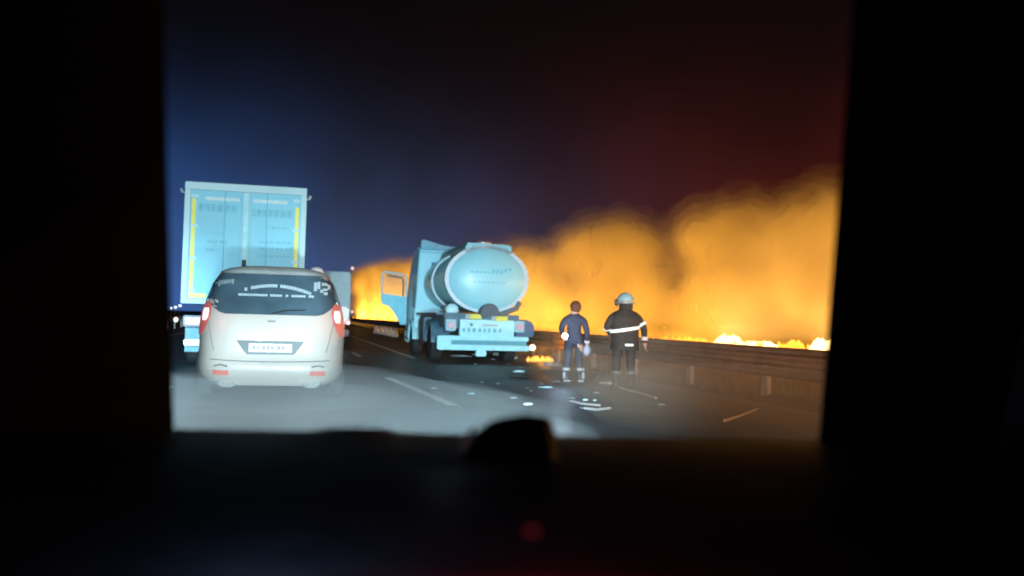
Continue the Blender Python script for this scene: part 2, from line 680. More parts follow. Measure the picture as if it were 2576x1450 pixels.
# lamps
for s in (-1, 1):
    rows = [(1.34, s * .80, s * .86), (1.30, s * .77, s * .91), (1.18, s * .76, s * .945), (1.05, s * .80, s * .962), (.95, s * .84, s * .968), (.88, s * .90, s * .965)]
    lp = link('tail_lamp', H.patch(rows, .012, 8, .03), M_red_lens, van, True)
    rows = [(1.25, s * .80, s * .87), (1.20, s * .79, s * .885), (1.12, s * .80, s * .885), (1.08, s * .83, s * .88)]
    link('bulb', H.patch(rows, .017, 6, .01), M_red_hot, lp, True)
    bmr = H.patch([(.425, s * .50, s * .70), (.36, s * .50, s * .70)], .012, 6, .03)
    link('bumper_reflector', bmr, M_red_refl, van, True)
    bm = bmesh.new()
    tube(bm, [H.rear(s * .42, .25, .02), H.rear(s * .46, .22, .05), H.rear(s * .56, .215, .05), H.rear(s * .62, .25, .02)], .028, 8)
    link('exhaust_trim', bm, mat('chrome_trim', (.6, .6, .6), .25, metal=.6), van, True)
    bm = bmesh.new()
    tube(bm, [H.rear(s * .52, .48, .01), H.rear(s * .60, .50, .012), H.rear(s * .68, .48, .01)], .013, 6)
    link('sensor_trim', bm, M_van_trim, van, True)
# plate recess and plate
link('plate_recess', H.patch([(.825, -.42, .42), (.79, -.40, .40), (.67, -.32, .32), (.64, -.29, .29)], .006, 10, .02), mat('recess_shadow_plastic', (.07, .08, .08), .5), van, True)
pl = link('number_plate', H.patch([(.785, -.265, .265), (.675, -.265, .265)], .018, 6, .012), mat('number_plate_white', (.62, .62, .60), .4), van, True)
bm = bmesh.new()
x = -.225
for i, w in enumerate((.05, .035, .02, .05, .045, .045, .02, .05, .045)):
    if w > .02:
        mark(bm, x, x + w * .8, .705, .76, .021)
    x += w + .006
link('plate_characters', bm, mat('plate_ink', (.16, .17, .18), .5), pl)
# antenna fin / dome on roof, badge
bm = bmesh.new()
prism(bm, [(1.0, 1.85), (1.30, 1.86), (1.05, 1.97)], 'x', -.025, .025)
bm.transform(Matrix.Translation((-.42, -.15, -.02)))
link('antenna_fin', bm, M_black, van)
bm = bmesh.new()
bmesh.ops.create_uvsphere(bm, u_segments=20, v_segments=10, radius=.10)
bm.transform(Matrix.Translation((.55, .78, 1.80)) @ Matrix.Scale(.85, 4, (0, 0, 1)))
link('roof_beacon', bm, mat('pale_beacon', (.40, .38, .38), .4), van, True)
link('badge', H.patch([(1.10, -.05, .05), (1.075, -.05, .05)], .01, 3, .01), M_van_trim, van, True)
# side windows
for s in (-1, 1):
    for (ya, yb) in ((.55, 1.55), (1.65, 2.6)):
        bmw = H.patch([(1.66, ya + .1, yb), (1.45, ya, yb), (1.22, ya, yb)], .006, 8, .02, rear=False, sgn=s)
        link('side_window', bmw, M_glass_dark, van, True)
    bm = bmesh.new()
    box(bm, (s * 1.0 - .07, 3.2, 1.12), (s * 1.0 + .12 * (1 if s > 0 else 0) + (0.07 if s < 0 else 0), 3.32, 1.34), .03)
    link('door_mirror', bm, M_van, van, True)
for s in (-1, 1):
    for y in (.95, 3.9):
        wheel(van, s * .86, y, .335, .21, M_tyre, M_rim)
B('underbody', (-.7, .4, .2), (.7, 4.3, .3), M_black, van)
# rear fog haze of lamps: small light from tail lamps
for s in (-1, 1):
    q = van.matrix_world if False else None
c8, s8 = math.cos(-R(2)), math.sin(-R(2))
for s in (-1, 1):
    point('tail_lamp_light', (vc.x + s * .84 * c8, vc.y - .12 + s * .84 * s8, 1.15), 1.2, (1, .12, .08), .05)

# ------------------------------------------------------------------ articulated lorry trailer
tp = P(613, 700, 19.3)
tr = empty('trailer', 'tall pale blue box trailer with yellow edge tape and closed rear doors', 'lorry trailer', (tp.x, tp.y, 0), -R(.5))
wT, zt, zb = 1.275, 3.98, 1.36
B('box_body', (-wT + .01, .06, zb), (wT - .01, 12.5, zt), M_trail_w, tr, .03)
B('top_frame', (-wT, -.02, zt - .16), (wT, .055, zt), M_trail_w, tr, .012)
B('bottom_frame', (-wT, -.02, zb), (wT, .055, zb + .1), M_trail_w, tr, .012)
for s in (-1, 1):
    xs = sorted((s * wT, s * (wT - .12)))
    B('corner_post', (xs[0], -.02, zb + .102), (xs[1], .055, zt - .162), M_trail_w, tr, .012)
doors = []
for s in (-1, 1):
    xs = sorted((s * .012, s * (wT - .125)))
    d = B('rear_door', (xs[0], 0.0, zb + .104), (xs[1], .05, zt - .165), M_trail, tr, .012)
    doors.append(d)
    for k_ in (0, 1):
        xx = s * (.10 + .34 * k_)
        bm = bmesh.new()
        tube(bm, [(xx, -.03, zb + .12), (xx, -.03, zt - .18)], .009, 8)
        link('lock_rod', bm, M_trail if k_ else M_trail_w, d, True)
        B('rod_handle', (xx - .012, -.06, 1.95), (xx + .24 * s * (1 if s > 0 else 1) if s > 0 else xx + .012, -.045, 1.99) if s > 0 else (xx + .012, -.045, 1.99), M_trail_w, d)
    for zc in (1.6, 2.3, 3.0, 3.65):
        xs = sorted((s * (wT - .13), s * (wT - .29)))
        B('hinge', (xs[0], -.022, zc), (xs[1], -.002, zc + .06), M_trail_w, d, .006)
# tape (yellow) strips, L at lower left, lighter cream at the upper left
for s, zlo, zhi in ((-1, zb + .13, 3.62), (1, zb + .13, 3.55)):
    xs = sorted((s * (wT - .15), s * (wT - .235)))
    B('reflective_tape', (xs[0], -.012, zlo), (xs[1], -.003, zhi), M_yellow, tr)
for s in (-1, 1):
    xs = sorted((s * (wT - .15), s * (wT - .52)))
    B('reflective_tape', (xs[0], -.016, zb + .12), (xs[1], -.0125, zb + .22), M_yellow, tr)
# pale bars near the top and centre strip
for s in (-1, 1):
    xs = sorted((s * .14, s * .86))
    B('top_bar', (xs[0], -.02, 3.60), (xs[1], -.003, 3.67), mat('bright_bar', (.62, .85, .88), .5), doors[0 if s < 0 else 1])
B('centre_seal', (-.05, -.035, zb + .11), (.05, -.003, zt - .17), mat('centre_strip', (.42, .80, .86), .5), tr)
# printed lines (unreadable in the photo)
def text_rows(parent, x0, x1, z, h, wmin, wmax, gap, y=-.004, mt=M_trail_text):
    bm = bmesh.new()
    x = x0
    while x < x1 - wmin:
        w = rnd.uniform(wmin, wmax)
        vs = [bm.verts.new(c) for c in ((x, y, z), (min(x + w, x1), y, z), (min(x + w, x1), y, z + h), (x, y, z + h))]
        bm.faces.new(vs)
        x += w + gap
    return link('lettering', bm, mt, parent)


for (d, x0, x1, z, h, a_, b_) in ((0, -.98, -.12, 3.36, .16, .07, .12), (1, .12, 1.0, 3.30, .16, .07, .12),
                             (0, -.80, -.42, 2.86, .05, .03, .09), (0, -.80, -.38, 2.68, .05, .03, .09), (0, -.80, -.50, 2.5, .05, .03, .09),
                             (1, .30, .95, 3.05, .04, .04, .1), (1, .30, .98, 2.72, .05, .05, .1), (1, .30, .9, 2.58, .05, .05, .1), (1, .30, .98, 2.42, .04, .05, .1)):
    text_rows(doors[d], x0, x1, z, h, a_, b_, .03)
# chassis & lights
B('chassis', (-.45, .3, .95), (.45, 12.2, zb - .005), M_dark, tr)
B('lamp_bar', (-1.22, .05, .86), (1.22, .16, 1.10), mat('grey_lamp_bar', (.22, .25, .29), .5), tr, .02)
B('underrun_bar', (-1.2, .12, .45), (1.2, .26, .58), M_steel, tr, .02)
for s in (-1, 1):
    xs = sorted((s * 1.18, s * .86))
    lb = B('tail_lamp', (xs[0], 0.0, .90), (xs[1], .048, 1.06), M_red_lens, tr, .012)
    for k_ in range(2):
        bm = bmesh.new()
        lathe_y(bm, [(-.012, .045), (0.0, .05)], 16, cx=s * (.94 + .15 * k_), cz=.975)
        link('bulb', bm, M_red_hot, lb, True)
    bm = bmesh.new()
    bmesh.ops.create_uvsphere(bm, u_segments=12, v_segments=8, radius=.05)
    bm.transform(Matrix.Translation((s * 1.37, .1, 1.0)))
    mk_ = link('marker_lamp', bm, mat('white_marker', (.8, .8, .9), .4, emit=(.85, .85, 1), es=1.6), tr, True)
    bm = bmesh.new()
    tube(bm, [(s * 1.20, .1, 1.0), (s * 1.35, .1, 1.0)], .015, 6)
    link('marker_stalk', bm, M_dark, tr)
    xs = sorted((s * 1.22, s * .72))
    B('mud_flap', (xs[0], .55, .30), (xs[1], .57, .84), mat('pale_mud_flap', (.20, .40, .48), .6), tr)
    for y in (1.2, 2.5, 3.8):
        wheel(tr, s * 1.05, y, .5, .34, M_tyre, M_rim)
    bm = bmesh.new()
    tube(bm, [(s * wT, .05, 3.74), (s * (wT + .06), .04, 3.75), (s * (wT + .08), .04, 3.82)], [.018, .03, .035], 8)
    link('clearance_lamp', bm, mat('pale_clearance_lamp', (.4, .5, .6), .4), tr, True)
B('number_plate', (-.26, -.0, .66), (.26, .02, .78), M_white, tr)
for xx in (-.2, .2):
    B('plate_bracket', (xx - .02, .021, .66), (xx + .02, .06, .90), M_dark, tr)
# tractor unit far in front
B('cab', (-1.22, 12.7, .9), (1.22, 14.9, 3.6), M_trail_w, tr, .12)
for s in (-1, 1):
    for y in (11.2, 14.2):
        wheel(tr, s * 1.05, y, .5, .34, M_tyre, M_rim)

# ------------------------------------------------------------------ white lorry further ahead, its right flank seen past the van
wp = P(799, 760, 31)
wv = empty('box_truck', 'white box truck ahead, seen as a sliver beside the cream van', 'truck', (wp.x, wp.y, 0), -R(1))
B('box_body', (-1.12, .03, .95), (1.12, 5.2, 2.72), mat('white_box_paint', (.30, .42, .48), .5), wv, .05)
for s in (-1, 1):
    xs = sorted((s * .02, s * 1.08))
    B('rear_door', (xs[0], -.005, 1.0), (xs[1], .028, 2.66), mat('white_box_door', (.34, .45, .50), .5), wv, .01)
    xs = sorted((s * .80, s * 1.13))
    lb = B('tail_lamp', (xs[0], -.04, 0.86), (xs[1], .0, 1.08), M_red_lens, wv, .02)
    bm = bmesh.new()
    lathe_y(bm, [(-.06, .05), (-.04, .07)], 14, cx=s * .9, cz=1.02)
    lathe_y(bm, [(-.06, .04), (-.04, .06)], 14, cx=s * 1.08, cz=.92)
    link('bulb', bm, M_red_hot, lb, True)
    bm = bmesh.new()
    bmesh.ops.create_uvsphere(bm, u_segments=12, v_segments=8, radius=.06)
    bm.transform(Matrix.Translation((s * 1.16, 0, 2.85)))
    bmesh.ops.create_uvsphere(bm, u_segments=12, v_segments=8, radius=.05, matrix=Matrix.Translation((s * 1.20, 0, 1.32)))
    link('marker_lamp', bm, mat('pink_marker', (.6, .4, .4), .4, emit=(1, .6, .55), es=.8), wv, True)
    B('lamp_stalk', (s * 1.16 - .015, .0, 2.7), (s * 1.16 + .015, .04, 2.8), M_dark, wv)
    for y in (1.2, 5.6):
        wheel(wv, s * .92, y, .42, .26, M_tyre, M_rim)
B('bumper', (-1.1, -.06, .45), (1.1, .1, .68), mat('truck_bumper', (.2, .17, .17), .6), wv, .03)
B('chassis', (-.4, .1, .55), (.4, 6.3, .94), M_dark, wv)
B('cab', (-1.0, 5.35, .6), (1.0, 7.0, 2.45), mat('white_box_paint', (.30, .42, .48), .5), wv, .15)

# ------------------------------------------------------------------ tanker on the hard shoulder
q = P(1215, 870, 23.5)
tk = empty('tanker', 'pale blue tanker lorry stopped on the hard shoulder with its cab door open', 'tanker lorry', (q.x, q.y, 0), -R(.5))
# tank (elliptic)
TX, TZ, RX, RZ, TL = .16, 2.27, 1.13, .90, 4.3
bm = bmesh.new()
prof = [(-.26, .02), (-.255, .25), (-.22, .5), (-.16, .72), (-.08, .88), (-.02, .96), (.03, .985), (TL, .985), (TL + .1, .9), (TL + .2, .6), (TL + .24, .05)]
lathe_y(bm, prof, 56, cx=TX, cz=TZ, rx=RX, rz=RZ, y0=.5)
tank = link('tank', bm, M_tank, tk, True)
for yb, ww in ((.46, .05), (2.9, .01)):
    bm = bmesh.new()
    lathe_y(bm, [(0, .99), (0, 1.03), (ww + .03, 1.03), (ww + .03, .99)], 56, cx=TX, cz=TZ, rx=RX, rz=RZ, y0=yb)
    link('tank_band', bm, M_tank_rim, tank, True)
# faint printed lines on the rear dome
def dome(x, z, off=.01):
    r = min(.97, math.sqrt(((x - TX) / RX) ** 2 + ((z - TZ) / RZ) ** 2))
    pts = [(.985, .03)] + [(p[1], p[0]) for p in prof[:6][::-1]]
    for (r1, y1), (r0, y0_) in zip(pts, pts[1:]):
        if r >= r0:
            t = (r - r0) / (r1 - r0)
            return Vector((x, .5 + y0_ + (y1 - y0_) * t - off, z))
    return Vector((x, .24 - off, z))


bm = bmesh.new()
for (x0, x1, z, h) in ((-.35, .55, 2.42, .05), (-.25, .65, 2.16, .035), (.25, .6, 2.46, .07), (.62, .75, 2.5, .08)):
    x = x0
    while x < x1:
        w = rnd.uniform(.05, .1)
        vs = [bm.verts.new(dome(a, b)) for a, b in ((x, z), (x + w, z), (x + w, z + h), (x, z + h))]
        bm.faces.new(vs)
        x += w + .04
link('lettering', bm, mat('faded_tank_print', (.15, .50, .64), .5), tank)
# top walkway box
bm = bmesh.new()
prism(bm, [(TX - .62, 2.98), (TX + .66, 2.98), (TX + .66, 3.16), (TX + .60, 3.22), (TX - .55, 3.25), (TX - .62, 3.12)], 'y', .46, 4.6)
link('top_walkway', bm, mat('walkway_paint', (.22, .52, .62), .5), tk)
for yv in (1.2, 2.4, 3.6):
    bm = bmesh.new()
    lathe_y(bm, [(0, .24), (.10, .24), (.13, .2)], 20)
    bm.transform(Matrix.Translation((TX, yv, 3.22)) @ Matrix.Rotation(R(90), 4, 'X'))
    link('hatch', bm, M_steel, tk, True)
# valve housing hump below tank rear
bm = bmesh.new()
pts = [(TX + .02 + .27 * math.cos(R(a)), 1.27 + .34 * math.sin(R(a))) for a in range(0, 181, 15)]
prism(bm, pts, 'y', .02, .45)
link('valve_housing', bm, mat('valve_housing_dark', (.06, .09, .12), .6), tk)
bm = bmesh.new()
tube(bm, [(TX + .32, .2, 1.32), (TX + .55, .22, 1.40), (TX + .80, .3, 1.50), (TX + .9, .35, 1.66)], .07, 10)
link('hose', bm, mat('grey_hose', (.12, .16, .18), .6), tk, True)
# subframe, panel
B('subframe', (-1.0, .3, .95), (1.05, 5.0, 1.32), M_tank_dark, tk, .02)
B('rear_panel', (-.62, .08, .70), (.86, .26, 1.17), M_tank_pale, tk, .02)
panel = [o for o in tk.children if o.name.startswith('rear_panel')][0]
text_rows(panel, -.55, .55, .84, .10, .05, .09, .07, y=.078, mt=mat('panel_print', (.10, .36, .46), .5))
B('panel_strip', (.0, .07, 1.0), (.4, .079, 1.05), M_white, panel)
B('panel_clip', (-.35, .065, 1.0), (-.28, .079, 1.07), M_tank_dark, panel)
for (a, b, zc) in ((-.49, -.06, 0), (.22, .66, -.04)):
    B('hazard_plate', (a + .12, .03, 1.19 + zc), (b, .05, 1.315 + zc), mat('yellow_plate', (.62, .60, .07), .4), tk, .004)
    B('hazard_plate_end', (a, .03, 1.19 + zc), (a + .115, .05, 1.31 + zc), M_white, tk, .004)
for s, xx in ((-1, -.86), (1, 1.0)):
    bx = B('lamp_box', (xx - .14, .06, .86), (xx + .14, .2, 1.16), mat('pale_lamp_box', (.25, .5, .58), .5), tk, .02)
    bm = bmesh.new()
    lathe_y(bm, [(-.02, .085), (.0, .10)], 20, cx=xx, cz=1.01, y0=.055)
    link('tail_lamp', bm, mat('faded_red_lamp', (.55, .36, .46), .35), bx, True)
# underrun bumper: two bars and boxes
B('bumper_bar', (-1.20, 0.0, .62), (1.25, .12, .735), M_tank_pale, tk, .02)
B('bumper_bar', (-1.20, -.06, .36), (1.28, .06, .50), M_tank_pale, tk, .02)
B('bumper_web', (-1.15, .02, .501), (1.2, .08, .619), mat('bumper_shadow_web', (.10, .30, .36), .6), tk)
B('bumper_end', (-1.24, -.08, .37), (-.86, .0, .72), M_tank_pale, tk, .015)
bm = bmesh.new()
bmesh.ops.create_uvsphere(bm, u_segments=14, v_segments=10, radius=.085)
bm.transform(Matrix.Translation((1.36, .0, .46)))
link('marker_lamp', bm, mat('cream_marker', (.8, .7, .5), .4, emit=(1, .85, .55), es=2.2), tk, True)
B('lamp_bracket', (1.281, .0, .44), (1.33, .03, .48), M_dark, tk)
B('tow_bracket', (-.18, .0, .20), (.10, .1, .355), M_tank_pale, tk, .02)
# fenders and wheels
for s in (-1, 1):
    bm = bmesh.new()
    pts = [(1.55 + .62 * math.cos(R(a)), .52 + .62 * math.sin(R(a))) for a in range(0, 181, 15)]
    inner = [(1.55 + .57 * math.cos(R(a)), .52 + .57 * math.sin(R(a))) for a in range(180, -1, -15)]
    xs = sorted((s * 1.25, s * .72))
    prism(bm, pts + inner, 'x', xs[0], xs[1])
    link('mudguard', bm, M_tank_dark, tk, True)
    for y in (1.55, 4.9):
        wheel(tk, s * 1.05, y + (.55 if y > 4 else 0), .5, .32, M_tyre, M_rim)
# right flank side locker with barrel shaped top
bm = bmesh.new()
pts = [(.95, .74), (1.45, .74), (1.45, 1.02), (1.38, 1.14), (1.22, 1.20), (1.02, 1.16), (.95, 1.05)]
prism(bm, pts, 'y', .22, 1.6)
link('side_locker', bm, mat('blue_side_locker', (.05, .10, .20), .5), tk, True)
# left flank boxes and pale cylinder (fuel / air tank)
B('side_locker', (-1.22, 2.6, .50), (-.8, 3.6, 1.20), M_tank_dark, tk, .03)
bm = bmesh.new()
lathe_y(bm, [(0, .02), (.02, .12), (.06, .17), (.55, .17), (.6, .1), (.62, .02)], 20, cx=-.72, cz=1.42, y0=.7)
link('air_tank', bm, mat('pale_air_tank', (.5, .78, .84), .4), tk, True)
B('hose_tray', (-1.18, .6, 1.28), (-.42, 4.6, 1.335), M_tank_dark, tk)
# cab
CY0, CY1 = 4.95, 7.15
cab_prof = [(CY0, .80), (CY0, 3.30), (CY0 + .25, 3.50), (CY1 - .9, 3.40), (CY1 - .35, 2.9), (CY1 + .05, 1.8), (CY1 + .1, .6), (CY0 + .55, .6), (CY0 + .45, .9)]
bm = bmesh.new()
prism(bm, cab_prof, 'x', -1.2, 1.2)
for v in bm.verts:
    if v.co.z > 2.0:
        v.co.x *= 1 - .10 * (v.co.z - 2.0) / 1.5
bmesh.ops.bevel(bm, geom=[e for e in bm.edges], offset=.05, segments=2, affect='EDGES', clamp_overlap=True)
cab = link('cab', bm, M_tank, tk, True)
# roof fairing with its raised left corner
bm = bmesh.new()
prism(bm, [(-1.06, 3.36), (1.0, 3.36), (.95, 3.42), (.2, 3.44), (-.35, 3.50), (-.98, 3.66), (-1.05, 3.62)], 'y', CY0 - .02, CY0 + .5)
link('roof_fairing', bm, mat('fairing_blue', (.12, .36, .52), .5), cab, True)
B('rear_cab_window', (-.7, CY0 - .012, 2.45), (.7, CY0 + .02, 2.95), mat('cab_rear_glass', (.06, .22, .30), .2), cab, .005)
# side windows of cab
for s in (-1, 1):
    xs = sorted((s * 1.185, s * 1.21))
    B('cab_side_vent', (xs[0], CY0 + .15, 1.5), (xs[1], CY0 + .45, 2.3), M_tank_dark, cab, .005)
bm = bmesh.new()
prism(bm, [(-1.0, 2.75), (1.0, 2.75), (1.08, 1.9), (-1.08, 1.9)], 'y', CY1 + .02, CY1 + .06)
for v in bm.verts:
    v.co.y += (1.9 - v.co.z) * .38 + .02
link('windscreen', bm, M_glass_dark, cab)
B('front_bumper', (-1.22, CY1 - .3, .35), (1.22, CY1 + .2, .75), M_tank_pale, tk, .05)
B('step_box', (-1.22, CY0 + 1.15, .42), (-1.0, CY1 - .32, .95), mat('step_pale', (.3, .62, .70), .5), tk, .02)
for zz_ in (.5, .75):
    B('step_tread', (-1.27, CY0 + 1.2, zz_), (-1.221, CY1 - .4, zz_ + .04), M_dark, tk)
bm = bmesh.new()
pts = [(5.45 + .62 * math.cos(R(a)), .5 + .62 * math.sin(R(a))) for a in range(0, 181, 15)]
inner = [(5.45 + .56 * math.cos(R(a)), .5 + .56 * math.sin(R(a))) for a in range(180, -1, -15)]
prism(bm, pts + inner, 'x', -1.26, -.9)
link('mudguard', bm, M_tank_pale, tk, True)
# open driver's door: hinge at front left of the cab, swung outwards
hinge = Vector((-1.24, CY1 - .42, 0))
M_door = Matrix.Translation(hinge) @ Matrix.Rotation(R(180 + 2), 4, 'Z')
# local door: x from 0 to .86 outward, z profile
frame_poly_out = [(0, .95), (.18, .92), (.42, 1.32), (.58, 1.52), (.84, 1.60), (.86, 1.80), (.86, 2.62), (.80, 2.68), (.12, 2.60), (0, 2.48)]
bm = bmesh.new()
prism(bm, [(0, .95), (.18, .92), (.42, 1.32), (.58, 1.52), (.84, 1.60), (.86, 1.80), (.86, 1.96), (0, 1.86)], 'y', -.035, .035)
bm.transform(M_door)
door = link('door', bm, mat('door_blue', (.15, .50, .62), .45), tk)
bm = bmesh.new()
tube(bm, [(.02, 0, 1.86), (.02, 0, 2.52), (.10, 0, 2.60), (.78, 0, 2.68), (.85, 0, 2.60), (.85, 0, 1.95)], .035, 8)
bm.transform(M_door)
link('window_frame', bm, mat('door_frame_pale', (.5, .62, .62), .5), door, True)
bm = bmesh.new()
tube(bm, [(.12, -.06, 1.30), (.12, -.06, 2.42), (.18, -.06, 2.50), (.68, -.06, 2.57)], .03, 8)
bm.transform(M_door)
link('mirror_arm', bm, mat('mirror_arm_dark', (.03, .04, .04), .6), door, True)
pane_m = bpy.data.materials.new('door_window_pane')
pane_m.use_nodes = True
t_ = pane_m.node_tree
t_.nodes.remove(t_.nodes['Principled BSDF'])
tr_ = t_.nodes.new('ShaderNodeBsdfTransparent')
tr_.inputs[0].default_value = (.95, .95, .9, 1)
gl_ = t_.nodes.new('ShaderNodeBsdfDiffuse')
gl_.inputs[0].default_value = (.6, .6, .55, 1)
mx_ = t_.nodes.new('ShaderNodeMixShader')
mx_.inputs[0].default_value = .12
t_.links.new(tr_.outputs[0], mx_.inputs[1])
t_.links.new(gl_.outputs[0], mx_.inputs[2])
t_.links.new(mx_.outputs[0], [n for n in t_.nodes if n.type == 'OUTPUT_MATERIAL'][0].inputs['Surface'])
bm = bmesh.new()
prism(bm, [(.05, 1.87), (.05, 2.5), (.12, 2.56), (.78, 2.63), (.81, 2.58), (.81, 1.94)], 'y', -.004, .004)
bm.transform(M_door)
link('window_pane', bm, pane_m, door)

# ------------------------------------------------------------------ people
M_skin = mat('skin', (.42, .24, .17), .5)


def person(name, label, loc, facing, h, joints, rads, mats_fn, mats, extra=None):
    root = empty(name, label, 'person', loc, facing)
    bm = bmesh.new()
    names = list(joints)
    return root


def skinned(root, name, V, E, RAD, sub=2, rootv=0):
    """V positions, E edges, RAD radii; returns baked mesh object"""
    me = bpy.data.meshes.new(name)
    me.from_pydata(V, E, [])
    o = bpy.data.objects.new(name, me)
    COL.objects.link(o)
    md = o.modifiers.new('skin', 'SKIN')
    md.use_smooth_shade = True
    for i, r in enumerate(RAD):
        sv = me.skin_vertices[0].data[i]
        sv.radius = r if isinstance(r, tuple) else (r, r)
        sv.use_root = (i == rootv)
    sb = o.modifiers.new('sub', 'SUBSURF')
    sb.levels = sb.render_levels = sub
    dg = bpy.context.evaluated_depsgraph_get()
    dg.update()
    me2 = bpy.data.meshes.new_from_object(o.evaluated_get(dg))
    me2.name = name
    o.modifiers.clear()
    o.data = me2
    for p in me2.polygons:
        p.use_smooth = True
    o.parent = root
    return o


def build_person(label, loc, facing, scale, pose, colours):
    """local frame: faces +y, z up. pose = dict of joint overrides"""
    J = dict(pelvis=(0, 0, .96), belly=(0, .01, 1.10), chest=(0, 0, 1.30), upper=(0, -.01, 1.43), neck=(0, 0, 1.53), head0=(0, .02, 1.60), head1=(0, .02, 1.72), head2=(0, .01, 1.78),
             nose=(0, .115, 1.655),
             hipL=(-.10, 0, .92), kneeL=(-.12, .03, .50), ankL=(-.13, -.02, .10), heelL=(-.13, -.05, .045), toeL=(-.15, .17, .035),
             hipR=(.10, 0, .92), kneeR=(.12, .03, .50), ankR=(.13, -.02, .10), heelR=(.13, -.05, .045), toeR=(.15, .17, .035),
             shL=(-.19, -.01, 1.43), elL=(-.27, -.03, 1.15), wrL=(-.27, .06, .90),
             shR=(.19, -.01, 1.43), elR=(.27, -.03, 1.15), wrR=(.27, .06, .90))
    J.update(pose)
    names = list(J)
    V = [Vector(J[n]) for n in names]
    ix = {n: i for i, n in enumerate(names)}
    rad = dict(pelvis=(.155, .115), belly=(.15, .11), chest=(.175, .125), upper=(.16, .11), neck=.062, head0=.085, head1=.098, head2=.075, nose=.014,
               hipL=.105, kneeL=.075, ankL=.055, heelL=.048, toeL=.042, hipR=.105, kneeR=.075, ankR=.055, heelR=.048, toeR=.042,
               shL=.085, elL=.06, wrL=.042, shR=.085, elR=.06, wrR=.042)
    RAD = [rad[n] for n in names]
    E = [('pelvis', 'belly'), ('belly', 'chest'), ('chest', 'upper'), ('upper', 'neck'), ('neck', 'head0'), ('head0', 'head1'), ('head1', 'head2'), ('head0', 'nose'),
         ('pelvis', 'hipL'), ('hipL', 'kneeL'), ('kneeL', 'ankL'), ('ankL', 'heelL'), ('ankL', 'toeL'),
         ('pelvis', 'hipR'), ('hipR', 'kneeR'), ('kneeR', 'ankR'), ('ankR', 'heelR'), ('ankR', 'toeR'),
         ('upper', 'shL'), ('shL', 'elL'), ('elL', 'wrL'), ('upper', 'shR'), ('shR', 'elR'), ('elR', 'wrR')]
    E = [(ix[a], ix[b]) for a, b in E]
    # hands: palm + 5 fingers continuing from the wrist
    for s in ('L', 'R'):
        w, e = Vector(J['wr' + s]), Vector(J['el' + s])
        d = (w - e).normalized()
        side = d.cross(Vector((0, 0, 1))) if abs(d.z) < .9 else Vector((0, 1, 0))
        side.normalize()
        nrm = d.cross(side).normalized()
        palm = w + d * .07
        V.append(palm)
        RAD.append((.04, .022))
        pi_ = len(V) - 1
        E.append((ix['wr' + s], pi_))
        for k_, (off, ln) in enumerate(((-.030, .07), (-.010, .08), (.010, .075), (.030, .06))):
            a = palm + side * off + d * .035
            b = a + d * ln * .5 + nrm * .01
            c = b + d * ln * .4 + nrm * .03
            for p_, r_ in ((a, .010), (b, .009), (c, .008)):
                V.append(p_)
                RAD.append(r_)
            n_ = len(V)
            E += [(pi_, n_ - 3), (n_ - 3, n_ - 2), (n_ - 2, n_ - 1)]
        a = palm - side * .035 - d * .02
        b = a - side * .025 + d * .03 + nrm * .015
        for p_, r_ in ((a, .012), (b, .010)):
            V.append(p_)
            RAD.append(r_)
        n_ = len(V)
        E += [(pi_, n_ - 2), (n_ - 2, n_ - 1)]
    V = [v * scale for v in V]
    RAD = [(tuple(x * scale for x in r) if isinstance(r, tuple) else r * scale) for r in RAD]
    root = empty('person', label, 'person', loc, facing)
    root.scale = (1.17, 1.1, 1)
    o = skinned(root, 'body', V, E, RAD, 2, ix['pelvis'])
    skin, jacket, trousers, boots = colours
    for x in (skin, jacket, trousers, boots):
        o.data.materials.append(x)
    hands = [Vector(J['wr' + s]) * scale for s in 'LR']
    els = [Vector(J['el' + s]) * scale for s in 'LR']
    for p in o.data.polygons:
        c = p.center
        z = c.z / scale
        mi = 1
        if z > 1.545 + 0.0 and abs(c.x - J['head0'][0] * scale) < .14 * scale and z > J['neck'][2] + .01:
            mi = 0
        elif z < .17:
            mi = 3
        elif z < .90:
            mi = 2
        for wv_, ev in zip(hands, els):
            dd = (wv_ - ev).normalized()
            if (c - wv_).length < .22 * scale:
                mi = 0 if (c - wv_).dot(dd) > -.005 else 1
            elif (c - ev).length < .3 * scale and abs(c.x) > .2 * scale:
                mi = 1
        p.material_index = mi
    return root, o, J


M_navy = mat('navy_cloth', (.030, .032, .052), .85, var=.25, scale=14, bump=.3)
M_navy_t = mat('navy_trousers', (.020, .023, .038), .85, var=.25, scale=14, bump=.3)
M_fire = mat('dark_fire_jacket', (.035, .026, .022), .85, var=.3, scale=14, bump=.3)
M_boot_g = mat('grey_gaiter', (.35, .38, .42), .6)
M_boot_d = mat('black_boot', (.025, .025, .025), .6)
M_hi = mat('reflective_band', (.85, .87, .82), .4)
M_hair = mat('brown_cap', (.10, .035, .012), .8)


def band(root, name, pts, rad, mt):
    bm = bmesh.new()
    tube(bm, pts, rad, 8, caps=False)
    return link(name, bm, mt, root, True)


def ring_band(bm, cx, cy, cz, rx, ry, h, tilt=0.0, n=28, th=.01, a0=0, a1=360):
    prev = None
    first = None
    for k_ in range(n + 1):
        a = R(a0 + (a1 - a0) * k_ / n)
        x, y = math.cos(a), math.sin(a)
        z = cz + tilt * x
        r = [bm.verts.new((cx + (rx + e) * x, cy + (ry + e) * y, z + dz)) for e, dz in ((0, -h / 2), (th, -h / 2), (th, h / 2), (0, h / 2))]
        if prev:
            for i in range(4):
                bm.faces.new((prev[i], prev[(i + 1) % 4], r[(i + 1) % 4], r[i]))
        prev = r


